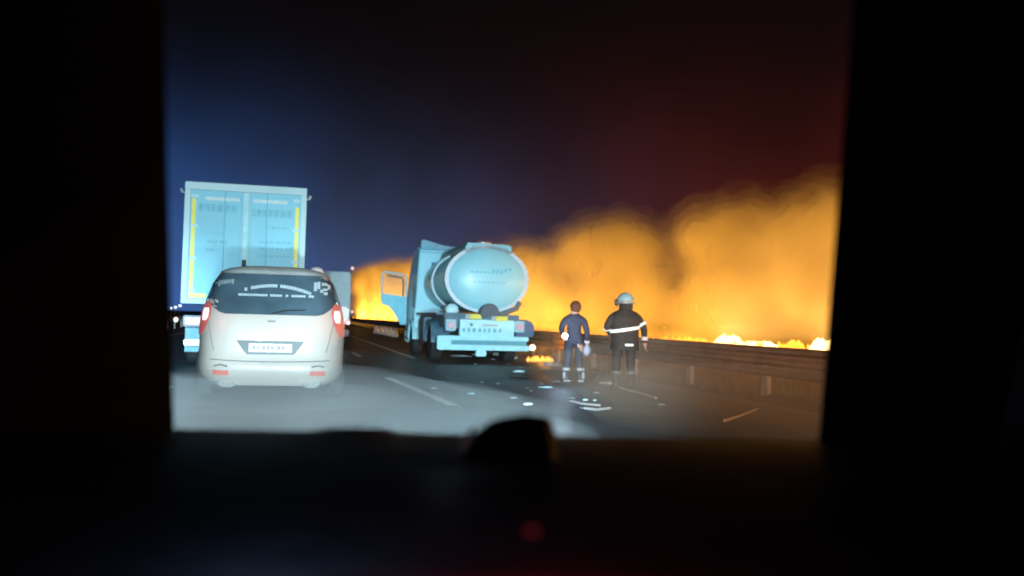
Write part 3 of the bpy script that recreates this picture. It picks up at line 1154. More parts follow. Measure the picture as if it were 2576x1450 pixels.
# person 1 : dark blue clothes, torch
g1 = G(1441, 962)
sc1 = .87
p1, b1, J1 = build_person('person in dark blue clothes holding a lit torch beside the guard rail', (g1.x, g1.y, 0), R(-8), sc1,
                          dict(kneeL=(-.10, .05, .50), ankL=(-.14, -.03, .10), heelL=(-.14, -.06, .045), toeL=(-.20, .14, .035),
                               kneeR=(.11, .02, .50), ankR=(.14, 0, .10), heelR=(.14, -.03, .045), toeR=(.20, .18, .035),
                               head0=(0, .02, 1.60), head1=(.015, .02, 1.72), head2=(.02, .01, 1.77),
                               shL=(-.18, -.01, 1.42), elL=(-.27, -.10, 1.18), wrL=(-.24, -.24, 1.08), shR=(.18, -.01, 1.42), elR=(.25, -.04, 1.14), wrR=(.26, .02, .88)),
                          (M_skin, M_navy, M_navy_t, mat('dark_boot_blue', (.04, .05, .07), .6)))
bm = bmesh.new()
bmesh.ops.create_uvsphere(bm, u_segments=20, v_segments=12, radius=.115)
bmesh.ops.delete(bm, geom=[v for v in bm.verts if v.co.z < -.02 and v.co.y > -.02] + [], context='VERTS')
bm.transform(Matrix.Scale(sc1, 4) @ Matrix.Translation((.018, .0, 1.70)) @ Matrix.Scale(1.25, 4, (0, 0, 1)))
link('hair', bm, M_hair, p1, True)
for s, cx in ((-1, -.14), (1, .14)):
    bm = bmesh.new()
    ring_band(bm, cx * sc1, -.02 * sc1, .30 * sc1, .068 * sc1, .068 * sc1, .05)
    link('reflective_ankle_band', bm, M_boot_g, p1, True)
    bm = bmesh.new()
    tube(bm, [((cx + s * .045) * sc1, -.07 * sc1, .24 * sc1), ((cx + s * .05) * sc1, -.075 * sc1, .09 * sc1)], .022, 6)
    link('reflective_strip', bm, M_boot_g, p1, True)
    bm = bmesh.new()
    tube(bm, [((cx - .06) * sc1, -.085 * sc1, .035), ((cx + .06) * sc1, -.085 * sc1, .035)], .02, 6)
    link('sole_strip', bm, M_boot_g, p1, True)
band(p1, 'cuff', [(.262 * sc1, .01, .95 * sc1), (.262 * sc1, .02, .90 * sc1)], .055 * sc1, mat('pale_cuff', (.5, .45, .5), .6))
bm = bmesh.new()
bmesh.ops.create_uvsphere(bm, u_segments=14, v_segments=10, radius=.075)
bm.transform(Matrix.Translation((.30 * sc1, .0, .72 * sc1)) @ Matrix.Scale(1.5, 4, (0, 0, 1)))
bag = link('plastic_bag', bm, mat('pale_bag', (.30, .32, .42), .6), None, True)
bag.matrix_world = Matrix.Translation(p1.location) @ Matrix.Rotation(R(-8), 4, 'Z')
tag(bag, 'small pale bag hanging from the hand of the person in blue', 'bag')
# torch in the left hand, pointing back towards the camera
th = Vector(J1['wrL']) * sc1
tM = Matrix.Translation(p1.location) @ Matrix.Rotation(R(-8), 4, 'Z')
tw = tM @ (th + Vector((-.02, -.09, -.03)))
dirc = (EYE - tw).normalized()
tor = empty('torch', 'lit torch in the left hand of the person in dark blue', 'torch', tw)
bm = bmesh.new()
tube(bm, [-dirc * .12, dirc * .02, dirc * .04, dirc * .07], [.018, .018, .048, .052], 12)
link('barrel', bm, M_black, tor, True)
bm = bmesh.new()
tube(bm, [dirc * .069, dirc * .082], [.050, .047], 14)
link('lens', bm, mat('torch_glow', (1, 1, 1), .3, emit=(.72, .90, 1.0), es=110), tor, True)
point('torch_light', tw + dirc * .30, 22, (.55, .75, 1.0), .04)

# person 2 : firefighter seen from behind
g2 = G(1568, 985)
sc2 = .925
p2, b2, J2 = build_person('firefighter in dark turnout jacket with white reflective band and pale helmet', (g2.x, g2.y, 0), R(-6), sc2,
                          dict(shL=(-.20, -.01, 1.42), elL=(-.31, -.05, 1.20), wrL=(-.22, .10, 1.08), shR=(.20, -.01, 1.42), elR=(.30, -.08, 1.19), wrR=(.33, -.02, .93),
                               chest=(0, -.01, 1.30), upper=(0, -.02, 1.42)),
                          (M_skin, M_fire, M_fire, M_boot_d))
# bulky turnout coat
bm = bmesh.new()
rings = []
for z, rx, ry, cx in ((.78, .235, .18, 0), (.95, .225, .175, 0), (1.12, .225, .17, 0), (1.26, .25, .18, 0), (1.38, .265, .17, 0), (1.46, .21, .135, 0), (1.52, .11, .09, 0), (1.56, .085, .08, .0)):
    rings.append([bm.verts.new(((cx + rx * math.copysign(abs(math.cos(a)) ** .8, math.cos(a))) * sc2, (ry * math.sin(a) - .01) * sc2, z * sc2)) for a in [2 * math.pi * k_ / 28 for k_ in range(28)]])
for a, b in zip(rings, rings[1:]):
    for k_ in range(28):
        bm.faces.new((a[k_], a[(k_ + 1) % 28], b[(k_ + 1) % 28], b[k_]))
link('turnout_coat', bm, M_fire, p2, True)
# helmet
bm = bmesh.new()
bmesh.ops.create_uvsphere(bm, u_segments=24, v_segments=14, radius=.15)
bmesh.ops.delete(bm, geom=[v for v in bm.verts if v.co.z < -.03], context='VERTS')
bm.transform(Matrix.Scale(sc2, 4) @ Matrix.Translation((0, -.01, 1.70)) @ Matrix.Diagonal((.92, 1.05, 1.1, 1)))
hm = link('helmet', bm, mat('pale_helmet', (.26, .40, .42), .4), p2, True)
bm = bmesh.new()
ring_band(bm, 0, -.01 * sc2, 1.665 * sc2, .14 * sc2, .16 * sc2, .02, th=.035)
link('helmet_brim', bm, mat('helmet_brim_grey', (.2, .28, .28), .5), hm, True)
bm = bmesh.new()
ring_band(bm, 0, -.04 * sc2, 1.60 * sc2, .10 * sc2, .11 * sc2, .10, th=.012, a0=180, a1=360)
link('neck_guard', bm, M_fire, hm, True)
bm = bmesh.new()
box(bm, (-.17, -.06, 1.60), (-.12, .06, 1.74), .02)
bm.transform(Matrix.Scale(sc2, 4))
link('helmet_lamp', bm, M_black, hm, True)
# reflective bands: waist/chest band rising to the right
bm = bmesh.new()
ring_band(bm, 0, -.012, 1.17 * sc2, .24 * sc2, .19 * sc2, .055, tilt=.045, th=.012)
link('reflective_band', bm, M_hi, p2, True)
band(p2, 'sleeve_band', [(.26 * sc2, -.05, 1.29 * sc2), (.29 * sc2, -.06, 1.25 * sc2)], .078 * sc2, M_hi)
band(p2, 'sleeve_band', [(-.30 * sc2, -.03, 1.20 * sc2), (-.295 * sc2, 0, 1.175 * sc2)], .072 * sc2, M_hi)
band(p2, 'cuff', [(.318 * sc2, -.045, 1.05 * sc2), (.325 * sc2, -.03, .98 * sc2)], .058 * sc2, mat('pink_cuff', (.62, .48, .45), .6))
bm = bmesh.new()
box(bm, (-.04, -.20, .86), (.10, -.185, .90), .006)
bm.transform(Matrix.Scale(sc2, 4))
link('pocket_patch', bm, M_hi, p2, True)
for s in (-1, 1):
    bm = bmesh.new()
    ring_band(bm, s * .125 * sc2, 0, .36 * sc2, .078 * sc2, .078 * sc2, .04)
    link('trouser_band', bm, mat('dull_band', (.16, .13, .10), .6), p2, True)

# ------------------------------------------------------------------ debris on the road
def debris(u, v, sx, sy, sz, rz, material, label, seed, bend=0.0):
    c = G(u, v)
    r_ = random.Random(seed)
    bm = bmesh.new()
    bmesh.ops.create_icosphere(bm, subdivisions=2, radius=.5)
    for vv in bm.verts:
        n_ = noise.noise(vv.co * 2.2 + Vector((seed, 0, 0)))
        vv.co = Vector((vv.co.x * sx * (1 + .35 * n_), vv.co.y * sy * (1 + .5 * n_), max(vv.co.z, -.35) * sz * (1 + .5 * n_)))
        vv.co.z += bend * vv.co.x ** 2
    zmin = min(vv.co.z for vv in bm.verts)
    for vv in bm.verts:
        vv.co.z -= zmin
    o = link('debris', bm, material)
    o.location = (c.x, c.y, .002)
    o.rotation_euler = (0, 0, rz)
    tag(o, label, 'debris', 'debris scattered on the hard shoulder')
    return o


M_deb = mat('white_debris', (.75, .80, .80), .5)
M_deb2 = mat('pale_blue_debris', (.40, .62, .68), .5)
M_deb3 = mat('tan_debris', (.45, .33, .25), .6)
M_deb4 = mat('dark_debris', (.03, .035, .035), .6)
debris(1328, 1020, .15, .10, .045, .1, M_deb, 'bright white scrap lying nearest the dashboard gadget', 1)
debris(1305, 937, .30, .10, .06, .2, M_deb2, 'pale flat scrap in front of the tanker bumper', 2, .2)
debris(1308, 951, .42, .3, .09, .2, M_deb4, 'dark lump just below the pale flat scrap', 12)
debris(1285, 903, .55, .28, .12, -.9, M_deb2, 'long pale slab under the right end of the tanker bumper', 3)
debris(1250, 895, .34, .2, .12, .4, M_deb2, 'small pale slab touching the long pale slab', 4)
debris(1205, 895, .42, .2, .10, .1, M_deb2, 'pale crumpled piece below the middle of the tanker bumper', 5)
debris(1160, 897, .7, .12, .05, -.3, M_deb2, 'thin pale strip below the left end of the tanker bumper', 6)
debris(1374, 976, .26, .12, .03, -.2, M_deb2, 'faint grey scrap between the flat scrap and the person in blue', 7)
debris(1472, 1008, .09, .05, .03, 0, M_deb2, 'tiny grey chip left of its twin below the person in blue', 8)
debris(1496, 1009, .07, .05, .03, .4, M_deb2, 'tiny grey chip right of its twin below the person in blue', 9)
debris(1530, 968, .34, .14, .07, -.2, M_deb3, 'tan scrap at the feet of the firefighter', 10)
debris(1185, 992, .12, .05, .02, .1, M_deb2, 'tiny pale fleck beside the lane dash', 11)


def rod(pts, r_, material, name, label, cat, group=None):
    bm = bmesh.new()
    tube(bm, pts, r_, 6)
    o = link(name, bm, material, None, True)
    tag(o, label, cat, group)
    return o


def gp(u, v, h=.02):
    p_ = G(u, v)
    return Vector((p_.x, p_.y, h))


rod([gp(1434, 1012), gp(1465, 1019), gp(1510, 1023)], .018, mat('grey_strip', (.38, .37, .38), .5), 'metal_strip', 'thin grey metal strip below the two tiny chips', 'strip', 'bent strips on the shoulder')
rod([gp(1470, 1030), gp(1500, 1034), gp(1535, 1030)], .018, mat('grey_strip', (.38, .37, .38), .5), 'metal_strip', 'short curved grey strip nearest the dashboard', 'strip', 'bent strips on the shoulder')
rod([gp(1822, 1062, .02), gp(1860, 1056, .05), gp(1905, 1045, .09)], [.022, .016, .012], M_deb3, 'metal_strip', 'tan bent strip lying alone near the right pillar', 'strip', 'bent strips on the shoulder')
rod([gp(1560, 978), gp(1600, 990), gp(1650, 1004)], .02, M_deb3, 'metal_strip', 'long thin tan strip trailing right from the firefighter', 'strip', 'bent strips on the shoulder')
hp = G(1376, 908)
pts = [Vector((hp.x - .45, hp.y + .1, .03)), Vector((hp.x - .15, hp.y, .03)), Vector((hp.x + .12, hp.y, .08)), Vector((hp.x + .22, hp.y + .02, .24)), Vector((hp.x + .16, hp.y + .05, .42))]
rod(pts, .028, mat('grey_bent_tube', (.40, .42, .40), .5), 'bent_tube', 'grey bent metal tube curling up right of the tanker', 'tube')
# pale beam fragment by the tanker with reflected fire light
bm = bmesh.new()
r_ = random.Random(77)
for i in range(90):
    p_ = G(r_.gauss(1440, 150), 880 + abs(r_.gauss(0, 62)))
    if p_.x > 7.2 or p_.x < 2.2 or p_.y < 7:
        continue
    q_ = r_.uniform(.012, .045)
    bmesh.ops.create_icosphere(bm, subdivisions=1, radius=q_, matrix=Matrix.Translation((p_.x, p_.y, q_ * .35)) @ Matrix.Rotation(r_.uniform(0, 3), 4, 'Z') @ Matrix.Diagonal((1.8, 1, .5, 1)))
tag(link('road_grit', bm, mat('grit', (.17, .19, .20), .5, var=.6, scale=2)), 'fine crumbs of glass and grit strewn over the shoulder', 'grit', kind='stuff')
hb = P(1400, 874, 22.3)
B_o = B('barrier_fragment', (-.34, -.03, -.04), (.34, .03, .05), mat('pale_beam', (.55, .42, .38), .5), None, .02)
B_o.location = (hb.x, hb.y, .10)
B_o.rotation_euler = (0, .03, -.1)
tag(B_o, 'short pale beam lying between the tanker and the person in blue', 'beam')

# marker blocks along the shoulder behind the open cab door
M_blk = mat('pale_barrier_block', (.62, .55, .52), .6)
for i in range(5):
    c = P(946 + i * 12, 834, 62 - i * 2.6)
    bm = bmesh.new()
    prism(bm, [(-.18, 0), (.18, 0), (.12, .25), (.09, .50), (-.09, .50), (-.12, .25)], 'x', -.30, .30)
    o = link('barrier_block', bm, M_blk)
    o.location = (c.x, c.y, 0.0)
    o.rotation_euler = (0, 0, R(80))
    tag(o, ('farthest', 'second farthest', 'middle', 'second nearest', 'nearest')[i] + ' pale block in the row beyond the open cab door', 'barrier block', 'barrier blocks beyond the tanker')

# distant street lamps at the far left
for i, (u, v) in enumerate(((429, 775), (441, 773), (453, 769))):
    c = P(u, v, 260)
    root = empty('street_lamp', ('lowest', 'middle', 'highest')[i] + ' of the three far pale lamps beside the left pillar', 'street lamp', (c.x, c.y, 0), 0, 'far lamps left of the trailer')
    bm = bmesh.new()
    tube(bm, [(0, 0, 0), (0, 0, c.z)], [.12, .07], 8)
    link('pole', bm, M_steel, root)
    bm = bmesh.new()
    bmesh.ops.create_uvsphere(bm, u_segments=12, v_segments=8, radius=.42)
    bm.transform(Matrix.Translation((0, 0, c.z)) @ Matrix.Scale(.6, 4, (0, 0, 1)))
    link('lamp_head', bm, mat('far_lamp_glow', (1, 1, 1), .4, emit=(.8, .95, 1), es=3), root, True)

# left crash barrier
lb = empty('crash_barrier', 'grey metal crash barrier along the left edge of the road', 'crash barrier', (-7.3, 0, 0))
bm = bmesh.new()
rows = [[bm.verts.new((-p[0], y, p[1] - .08)) for p in prof_] for y in (4, 60, 120, 240, 400) for prof_ in [[(0.0, .56), (-.07, .62), (0.0, .70), (-.07, .78), (0.0, .86)]]]
for a, b in zip(rows, rows[1:]):
    for i in range(4):
        bm.faces.new((a[i], a[i + 1], b[i + 1], b[i]))
link('rail_beam', bm, M_steel, lb, True)
pm = None
for i in range(30):
    if pm is None:
        o = B('post', (-.09, -.05, 0), (-.01, .05, .76), M_steel, lb)
        pm = o.data
    else:
        o = bpy.data.objects.new('post', pm)
        COL.objects.link(o)
        o.parent = lb
    o.location = (0, 12 + i * 4, 0)

# ------------------------------------------------------------------ fire and smoke
M_flame = mat('flame', (1, .8, .4), .5, emit=(1.0, .72, .28), es=9)
M_flame_o = mat('flame_orange', (1, .5, .1), .5, emit=(1.0, .38, .04), es=3.0)


def flame_cluster(name, cen, length, h, n, material, seed, along, ws=1.0):
    """tongues of fire standing on the ground along direction 'along'"""
    r_ = random.Random(seed)
    bm = bmesh.new()
    for i in range(n):
        t = r_.uniform(-.5, .5)
        p0 = Vector(along) * (t * length) + Vector((r_.uniform(-.4, .4) * ws, r_.uniform(-.4, .4) * ws, 0))
        hh = h * r_.uniform(.45, 1.0) * (1 - .6 * abs(t))
        w = r_.uniform(.14, .30) * (0.6 + h * .6) * ws
        bend = r_.uniform(-.25, .25)
        tube(bm, [p0, p0 + Vector((bend * .2, 0, hh * .35)), p0 + Vector((bend * .7 * hh, 0, hh * .7)), p0 + Vector((bend * 1.6 * hh, 0, hh))], [w * .8, w, w * .55, .01], 7)
    o = link(name, bm, material, None, True)
    o.location = cen
    return o


def track(u, d):
    p_ = P(u, 800, d)
    return Vector((p_.x, p_.y, 0))


# fire front polyline: (u, depth)
FRONT = [(2900, 33), (2500, 37), (2150, 42), (1990, 46), (1850, 50), (1700, 56), (1560, 62), (1420, 70), (1300, 80), (1180, 96), (1050, 125), (960, 165), (885, 215)]
pts_f = [track(u, d) for u, d in FRONT]


def along_at(i):
    a, b = pts_f[max(0, i - 1)], pts_f[min(len(pts_f) - 1, i + 1)]
    return (b - a).normalized()


def front_point(u):
    for (a, b, pa, pb, i) in [(FRONT[i], FRONT[i + 1], pts_f[i], pts_f[i + 1], i) for i in range(len(FRONT) - 1)]:
        if b[0] <= u <= a[0]:
            t = (a[0] - u) / (a[0] - b[0])
            return pa.lerp(pb, t), (pb - pa).normalized()
    return pts_f[-1], along_at(len(pts_f) - 1)


for i, (u, ln, h, n, lab) in enumerate(((1812, 1.9, .72, 26, 'tall white hot flames left of centre in the burning line'), (1884, 2.2, .52, 26, 'low wide white flames in the middle of the burning line'),
                                        (1965, .9, .55, 9, 'small yellow flames between the two wide bright patches'), (2052, 2.6, .74, 34, 'broad white hot flames beside the right pillar'))):
    c, al = front_point(u)
    off = Vector((al.y, -al.x, 0))
    o = flame_cluster('flames', c - RT * 0 - Vector((fwd.x, fwd.y, 0)) * 2.6 + Vector((0, 0, .05)), ln, h, n, M_flame if i != 2 else M_flame_o, i, al)
    tag(o, lab, 'flames', 'flame patches in the burning field')
# continuous low burning edge
bm = bmesh.new()
r_ = random.Random(5)
for i in range(900):
    u = r_.uniform(890, 2800)
    c, al = front_point(u)
    d = (c - EYE).length
    hh = r_.uniform(.15, .42) * (.7 + d / 130)
    w = .10 * (.7 + d / 130) * r_.uniform(.7, 1.5)
    b = r_.uniform(-.2, .2)
    p0 = c - Vector((fwd.x, fwd.y, 0)) * (2.2 + r_.uniform(-.3, .6)) + al * r_.uniform(-1, 1)
    tube(bm, [p0, p0 + Vector((b * .3, 0, hh * .5)), p0 + Vector((b, 0, hh))], [w, w * .8, .01], 5)
for i in range(260):  # unseen flames added off the right side, under the added lights
    p0 = pts_f[0].lerp(Vector((30, -25, 0)), r_.random()) + Vector((r_.uniform(-.6, .6), 0, 0))
    hh = r_.uniform(.2, .6)
    tube(bm, [p0, p0 + Vector((0, 0, hh * .5)), p0 + Vector((.1, .1, hh))], [.12, .1, .01], 5)
tag(link('fire_line', bm, M_flame_o, None, True), 'thin continuous line of low flames along the burning field edge', 'fire', kind='stuff')
# small fire seen low down between the tanker and the person in blue
c = P(1362, 872, 25.5)
o = flame_cluster('flames', Vector((c.x, c.y, .02)), .50, .19, 30, mat('low_flame', (1, .5, .1), .5, emit=(1.0, .42, .08), es=1.3), 44, (1, -.2, 0), .3)
tag(o, 'small orange flames low on the ground right of the tanker', 'flames')
point('flame_light', (c.x, c.y - .3, .35), 25, (1, .45, .12), .15)

# smoke: outline heights by picture column (u -> top v)
TOP = [(885, 668), (920, 652), (980, 642), (1050, 634), (1150, 628), (1230, 612), (1300, 596), (1335, 592), (1370, 612), (1410, 596), (1450, 572), (1500, 548), (1550, 522), (1600, 530), (1640, 545),
       (1652, 600), (1670, 700), (1705, 715), (1728, 640), (1750, 540), (1790, 505), (1850, 480), (1900, 462), (1945, 448), (2000, 462), (2060, 455), (2150, 462), (2400, 440), (2900, 430)]


def top_v(u):
    for a, b in zip(TOP, TOP[1:]):
        if a[0] <= u <= b[0]:
            return a[1] + (b[1] - a[1]) * (u - a[0]) / (b[0] - a[0])
    return TOP[-1][1]


def core_top(u, d):
    """height of the dense smoke: the soft veil adds the last metre"""
    return P(u, top_v(u), d).z - .55 - .004 * d


bm = bmesh.new()
r_ = random.Random(11)
# continuous bank
us = []
u = 888.0
while u < 2900:
    us.append(u)
    u += 12
secs = []
for u in us:
    c, al = front_point(u)
    d = (c - EYE).dot(fwd)
    top = core_top(u, d)
    dirv = Vector((ray(u, 800).x, ray(u, 800).y, 0)).normalized()
    w = top * (.30 + .05 * math.sin(u * .02))
    sec = []
    for (a_, b_) in ((-.5, .02), (-.95, .25), (-.85, .6), (-.35, .88), (.2, .90), (.9, .7), (1.1, .3), (1.0, .02)):
        sec.append(bm.verts.new(c + dirv * (w * (a_ + .6)) + Vector((0, 0, top * b_))))
    secs.append(sec)
for a, b in zip(secs, secs[1:]):
    for k_ in range(8):
        bm.faces.new((a[k_], a[(k_ + 1) % 8], b[(k_ + 1) % 8], b[k_]))
bm.faces.new(secs[0])
bm.faces.new(secs[-1])
u = 892.0
while u < 2900:
    c, al = front_point(u)
    d = (c - EYE).dot(fwd)
    top = core_top(u, d)
    dirv = Vector((ray(u, 800).x, ray(u, 800).y, 0)).normalized()
    for q_ in range(3):
        rr = top * r_.uniform(.09, .19)
        hz_ = (top - rr) if q_ == 0 else top * r_.uniform(.25, .85)
        cc = c + dirv * (top * .30 * (.6 - (.15 if q_ == 0 else .75)) + r_.uniform(-.1, .5) * rr) + al * r_.uniform(-.5, .5) * rr + Vector((0, 0, hz_))
        bmesh.ops.create_icosphere(bm, subdivisions=2, radius=rr, matrix=Matrix.Translation(cc) @ Matrix.Diagonal((1.15, 1.15, r_.uniform(.8, 1.0), 1)))
    u += max(12, top * .11 / d * F)
me = bpy.data.meshes.new('smoke_tmp')
bm.to_mesh(me)
bm.free()
smoke_src = bpy.data.objects.new('smoke_src', me)
COL.objects.link(smoke_src)
texA = bpy.data.textures.new('smoke_lumps', 'CLOUDS')
texA.noise_scale = 3.2
texA.noise_depth = 2
texB = bpy.data.textures.new('smoke_curls', 'CLOUDS')
texB.noise_scale = .9
texB.noise_depth = 3
smoke_root = None
for idx, (grow, dens, vox) in enumerate(((0.0, .14, .5), (.45, .06, .55), (.95, .03, .6), (1.6, .014, .7))):
    mods = []
    md = smoke_src.modifiers.new('r', 'REMESH')
    md.mode = 'VOXEL'
    md.voxel_size = vox
    md2 = smoke_src.modifiers.new('s', 'SMOOTH')
    md2.factor = .5
    md2.iterations = 4
    for tx_, st in ((texA, 2.4), (texB, .9 + .3 * idx)):
        md3 = smoke_src.modifiers.new('d', 'DISPLACE')
        md3.texture = tx_
        md3.strength = st
        md3.mid_level = .5 - grow / (2 * st)
        md3.texture_coords = 'GLOBAL'
    dg = bpy.context.evaluated_depsgraph_get()
    dg.update()
    me2 = bpy.data.meshes.new_from_object(smoke_src.evaluated_get(dg))
    smoke_src.modifiers.clear()
    me2.materials.clear()
    me2.materials.append(volume_mat('smoke_volume', (.95, .92, .86), dens, 0.0, .02 if idx == 0 else 0.0))
    for p in me2.polygons:
        p.use_smooth = True
    o = bpy.data.objects.new('smoke_plume' if idx == 0 else 'smoke_veil', me2)
    COL.objects.link(o)
    o['kind'] = 'stuff'
    if idx == 0:
        smoke_root = o
        tag(o, 'huge bank of orange lit smoke rising behind the guard rail', 'smoke', kind='stuff')
    else:
        o.parent = smoke_root
bpy.data.objects.remove(smoke_src)

K_FIRE = 47
# light of the burning field inside the smoke foot and below it
u = 2800.0
while u > 880:
    c, al = front_point(u)
    d = (c - EYE).dot(fwd)
    top = P(u, top_v(u), d).z
    gap = 3.2 * (d / 45) ** 1.25
    dirv = Vector((ray(u, 800).x, ray(u, 800).y, 0)).normalized()
    point('flame_light', c - dirv * (top * .95) + Vector((0, 0, .45)), K_FIRE * gap * top, (1.0, .43, .045), .4)
    c2, _ = front_point(u - 2)
    u -= max(8, gap / max(.001, (c2 - c).length / 2))

for i in range(9):  # lights added out of view on the right to brighten low smoke
    p0 = pts_f[0].lerp(Vector((30, -25, 0)), i / 8)
    point('flame_light', p0 + Vector((-2.5, 0, .8)), K_FIRE * 55, (1.0, .40, .08), .5)
# thin smoke drifting low over the shoulder and the rail
bm = bmesh.new()
r_ = random.Random(21)
for i in range(90):
    y = 8 + (i / 90) ** 1.2 * 62
    x = r_.uniform(5.0, 14) + (y - 8) * .14
    rr = r_.uniform(1.1, 2.2)
    bmesh.ops.create_icosphere(bm, subdivisions=2, radius=rr, matrix=Matrix.Translation((x, y, .25)) @ Matrix.Diagonal((1.3, 1.6, .34, 1)))
me = bpy.data.meshes.new('drift_tmp')
bm.to_mesh(me)
bm.free()
do = bpy.data.objects.new('ground_smoke', me)
COL.objects.link(do)
md = do.modifiers.new('r', 'REMESH')
md.mode = 'VOXEL'
md.voxel_size = .3
dg = bpy.context.evaluated_depsgraph_get()
dg.update()
me2 = bpy.data.meshes.new_from_object(do.evaluated_get(dg))
do.modifiers.clear()
do.data = me2
me2.materials.clear()
me2.materials.append(volume_mat('ground_smoke_volume', (.95, .80, .66), .075, .1))
tag(do, 'thin brown smoke drifting low over the guard rail', 'smoke', kind='stuff')

bm = bmesh.new()  # added mist, a pale veil standing in for glare
r_ = random.Random(31)
for i in range(34):
    y = r_.uniform(7.2, 11.6)
    x = r_.uniform(-4.4, 2.6) + (y - 8) * .05
    rr = r_.uniform(.9, 1.6)
    x = min(x, 1.4)
    bmesh.ops.create_icosphere(bm, subdivisions=2, radius=rr, matrix=Matrix.Translation((x, y, .08)) @ Matrix.Diagonal((1.3, 1.1, .40 if x < -.2 else max(.10, .40 - .11 * (x + .2)), 1)))
me = bpy.data.meshes.new('mist_tmp')
bm.to_mesh(me)
bm.free()
do = bpy.data.objects.new('mist', me)
COL.objects.link(do)
md = do.modifiers.new('r', 'REMESH')
md.mode = 'VOXEL'
md.voxel_size = .2
dg = bpy.context.evaluated_depsgraph_get()
dg.update()
me2 = bpy.data.meshes.new_from_object(do.evaluated_get(dg))
do.modifiers.clear()
do.data = me2
me2.materials.clear()
me2.materials.append(volume_mat('glare_veil_volume', (.90, .97, 1.0), .075, 0.0))
tag(do, 'pale added mist as a glare veil behind the cream van', 'mist', kind='stuff')

# ------------------------------------------------------------------ haze
bm = bmesh.new()
box(bm, (-120, -6, -1.0), (150, 380, 34))
hz = link('haze', bm, volume_mat('haze_volume', (.55, .75, 1.0), .00012, .3))
tag(hz, 'thin smoky haze over the road', 'haze', kind='stuff')

# ------------------------------------------------------------------ interior of the car the camera rides in
M_dash = mat('dashboard_plastic', (.17, .18, .21), .6, var=.25, scale=18, bump=.25)
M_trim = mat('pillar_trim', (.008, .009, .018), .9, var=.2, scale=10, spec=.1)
car = empty('car', 'dark interior of the car the picture is taken from, dashboard and added margin pillars', 'car', (0, 0, 0))


def DZ(u, v, d):
    return P(u, v, d)


# dashboard top: grid between far edge and near edge
bm = bmesh.new()
nu, nd = 40, 14
rows = []
for j in range(nd + 1):
    t = j / nd
    d = 1.22 - .60 * t
    row = []
    for i in range(nu + 1):
        s = i / nu
        u_far = 150 + (2450 - 150) * s
        vf = 1079 + 30 * (u_far - 445) / 1600
        a = P(u_far, vf, 1.22)
        nearp = a - Vector((fwd.x, fwd.y, 0)) * (.60 * t)
        bump_ = .008 * math.sin(math.pi * t) - .02 * t * t
        if 816 < u_far < 960 and t < .25:
            bump_ += .006 * (1 - t / .25)
        row.append(bm.verts.new(nearp + Vector((0, 0, bump_))))
    rows.append(row)
base = rows[-1]
row = [bm.verts.new(v.co + Vector((-.02 * fwd.x, -.02 * fwd.y, -.05))) for v in base]
rows.append(row)
row = [bm.verts.new(v.co + Vector((.03 * fwd.x, .03 * fwd.y, -.55))) for v in base]
rows.append(row)
row0 = [bm.verts.new(v.co + Vector((.03 * fwd.x, .03 * fwd.y, -.55))) for v in rows[0]]
rows.insert(0, row0)
for a, b in zip(rows, rows[1:]):
    for i in range(nu):
        bm.faces.new((a[i], a[i + 1], b[i + 1], b[i]))
link('dashboard', bm, M_dash, car, True)
# thick sloping pillars added to stand in for the dark screen margins
def pillar(name, ut, ub, vt, vb, s):
    """inner edge from (ut,vt) depth .85 to (ub,vb) depth 1.35"""
    bm = bmesh.new()
    rings = []
    for k_ in range(9):
        t = -.25 + 1.5 * k_ / 8
        u_ = ut + (ub - ut) * t
        v_ = vt + (vb - vt) * t
        d_ = .82 + .50 * t
        e = P(u_, v_, d_)
        o1 = rt0 * s
        fx = Vector((fwd.x, fwd.y, 0))
        sec = [e, e + o1 * .02 - fx * .035, e + o1 * .15 - fx * .16, e + o1 * .17 - fx * .10, e + o1 * .10 + fx * .03, e + o1 * .015 + fx * .03]
        rings.append([bm.verts.new(c_) for c_ in sec])
    for a, b in zip(rings, rings[1:]):
        for i in range(6):
            bm.faces.new((a[i], a[(i + 1) % 6], b[(i + 1) % 6], b[i]))
    bm.faces.new(rings[0])
    bm.faces.new(rings[-1])
    return link(name, bm, M_trim, car, True)


pillar('margin_pillar', 413, 446, 0, 1449, -1)
pillar('margin_pillar', 2146, 2033, 0, 1449, 1)
# windscreen: a clean pane
wm = bpy.data.materials.new('windscreen_glass')
wm.use_nodes = True
t_ = wm.node_tree
t_.nodes.remove(t_.nodes['Principled BSDF'])
tr_ = t_.nodes.new('ShaderNodeBsdfTransparent')
tr_.inputs[0].default_value = (.96, .97, .97, 1)
t_.links.new(tr_.outputs[0], [n for n in t_.nodes if n.type == 'OUTPUT_MATERIAL'][0].inputs['Surface'])
bm = bmesh.new()
for q_ in ((380, -60, .84), (2190, -60, .84), (2080, 1470, 1.36), (410, 1470, 1.36)):
    bm.verts.new(P(*q_))
bm.verts.ensure_lookup_table()
bm.faces.new(bm.verts)
link('windscreen', bm, wm, car)
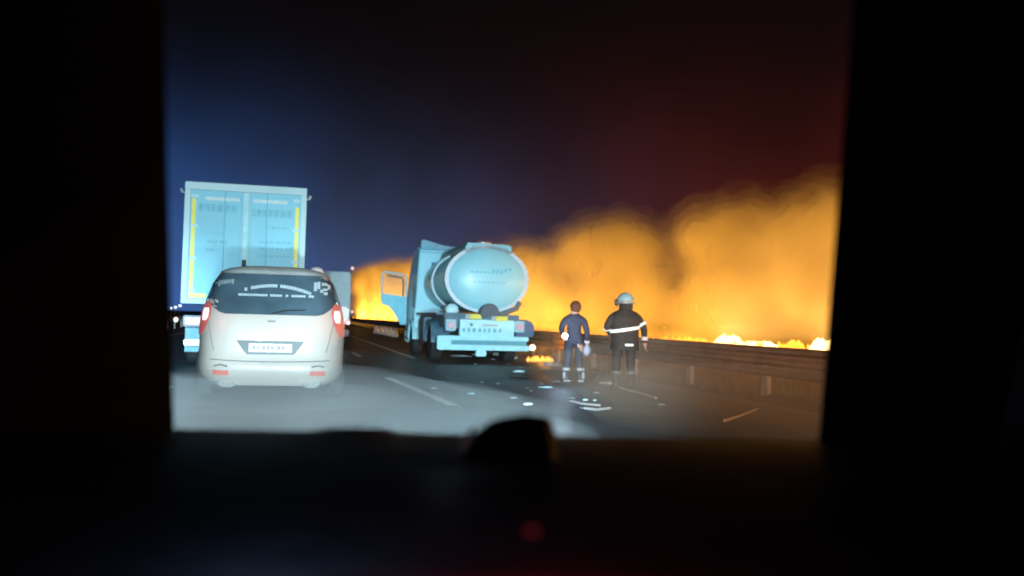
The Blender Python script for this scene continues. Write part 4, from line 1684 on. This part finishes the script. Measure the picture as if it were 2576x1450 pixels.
# side walls: door card, black side pane added for the dark screen margin, roof lining, rear wall
fx = Vector((math.sin(YAW), math.cos(YAW), 0))
CM = Matrix((rt0, fx, Vector((0, 0, 1)))).transposed().to_4x4()
M_margin = mat('margin_black_pane', (.004, .004, .006), .35, spec=.15)
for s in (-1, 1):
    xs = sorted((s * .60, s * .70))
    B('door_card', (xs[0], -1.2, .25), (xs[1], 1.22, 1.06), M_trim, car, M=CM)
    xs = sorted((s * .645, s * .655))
    B('side_window', (xs[0], -1.2, 1.062), (xs[1], .82, 1.62), M_margin, car, M=CM)
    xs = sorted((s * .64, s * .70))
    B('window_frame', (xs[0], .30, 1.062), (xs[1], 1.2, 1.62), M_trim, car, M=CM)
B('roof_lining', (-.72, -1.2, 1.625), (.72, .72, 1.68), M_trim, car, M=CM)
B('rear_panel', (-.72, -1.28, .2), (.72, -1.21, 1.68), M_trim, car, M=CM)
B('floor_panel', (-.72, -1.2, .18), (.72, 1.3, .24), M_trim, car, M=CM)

# small red indicator on the dashboard fascia
c = P(1338, 1336, .60)
bm = bmesh.new()
box(bm, (-.004, -.002, -.0014), (.004, .002, .0014), .0008, M=Matrix.Translation(c) @ CM)
link('indicator', bm, mat('red_indicator', (.2, .02, .02), .4, emit=(.5, .06, .07), es=.12), car)
point('cabin_fill_light', P(640, 1240, .58), .03, (.35, .6, 1), .03)  # added cabin fill, no display stands here
point('cabin_fill_light', P(1120, 1085, .90), .002, (.8, .9, 1), .02)  # added fill for the gadget rim
point('indicator_light', P(1400, 1440, .52), .05, (1, .03, .06), .02)
# gadget standing on the dashboard
gd = empty('gadget', 'dark rounded gadget on the dashboard with a glint painted on its left edge', 'gadget', P(1280, 1160, 1.0))
bm = bmesh.new()
outline = [(1168, 1150), (1180, 1118), (1200, 1086), (1228, 1062), (1262, 1049), (1300, 1044), (1322, 1040), (1352, 1044), (1376, 1047), (1386, 1054), (1393, 1080), (1400, 1110), (1404, 1160)]
loc0 = gd.location
Ff = [bm.verts.new(P(u_, v_, .97) - loc0) for u_, v_ in outline]
Bf = [bm.verts.new(P(1285 + (u_ - 1285) * .96, v_ + 3, 1.04) - loc0) for u_, v_ in outline]
Mf = [bm.verts.new(P(1285 + (u_ - 1285) * .86, v_ + 9, .955) - loc0) for u_, v_ in outline]
n = len(outline)
for a, b in ((Ff, Bf), (Ff, Mf)):
    for i in range(n - 1):
        bm.faces.new((a[i], a[i + 1], b[i + 1], b[i]))
bm.faces.new(Mf)
bm.faces.new(Bf)
link('housing', bm, mat('gadget_plastic', (.006, .0055, .0045), .8, spec=.15), gd, True)
bm = bmesh.new()
tube(bm, [P(1160, 1136, .955) - loc0, P(1171, 1112, .955) - loc0, P(1183, 1092, .955) - loc0, P(1200, 1072, .958) - loc0], [.002, .0048, .0042, .0015], 8)
link('glint_edge', bm, mat('painted_glint', (.9, .9, .9), .3), gd, True)  # specular glint drawn as a white tube

for o_ in bpy.data.objects:
    if 'lettering' in o_.name or o_.name.startswith(('plate_characters', 'corner_sticker', 'painted_reflection')):
        o_['kind'] = 'stuff'
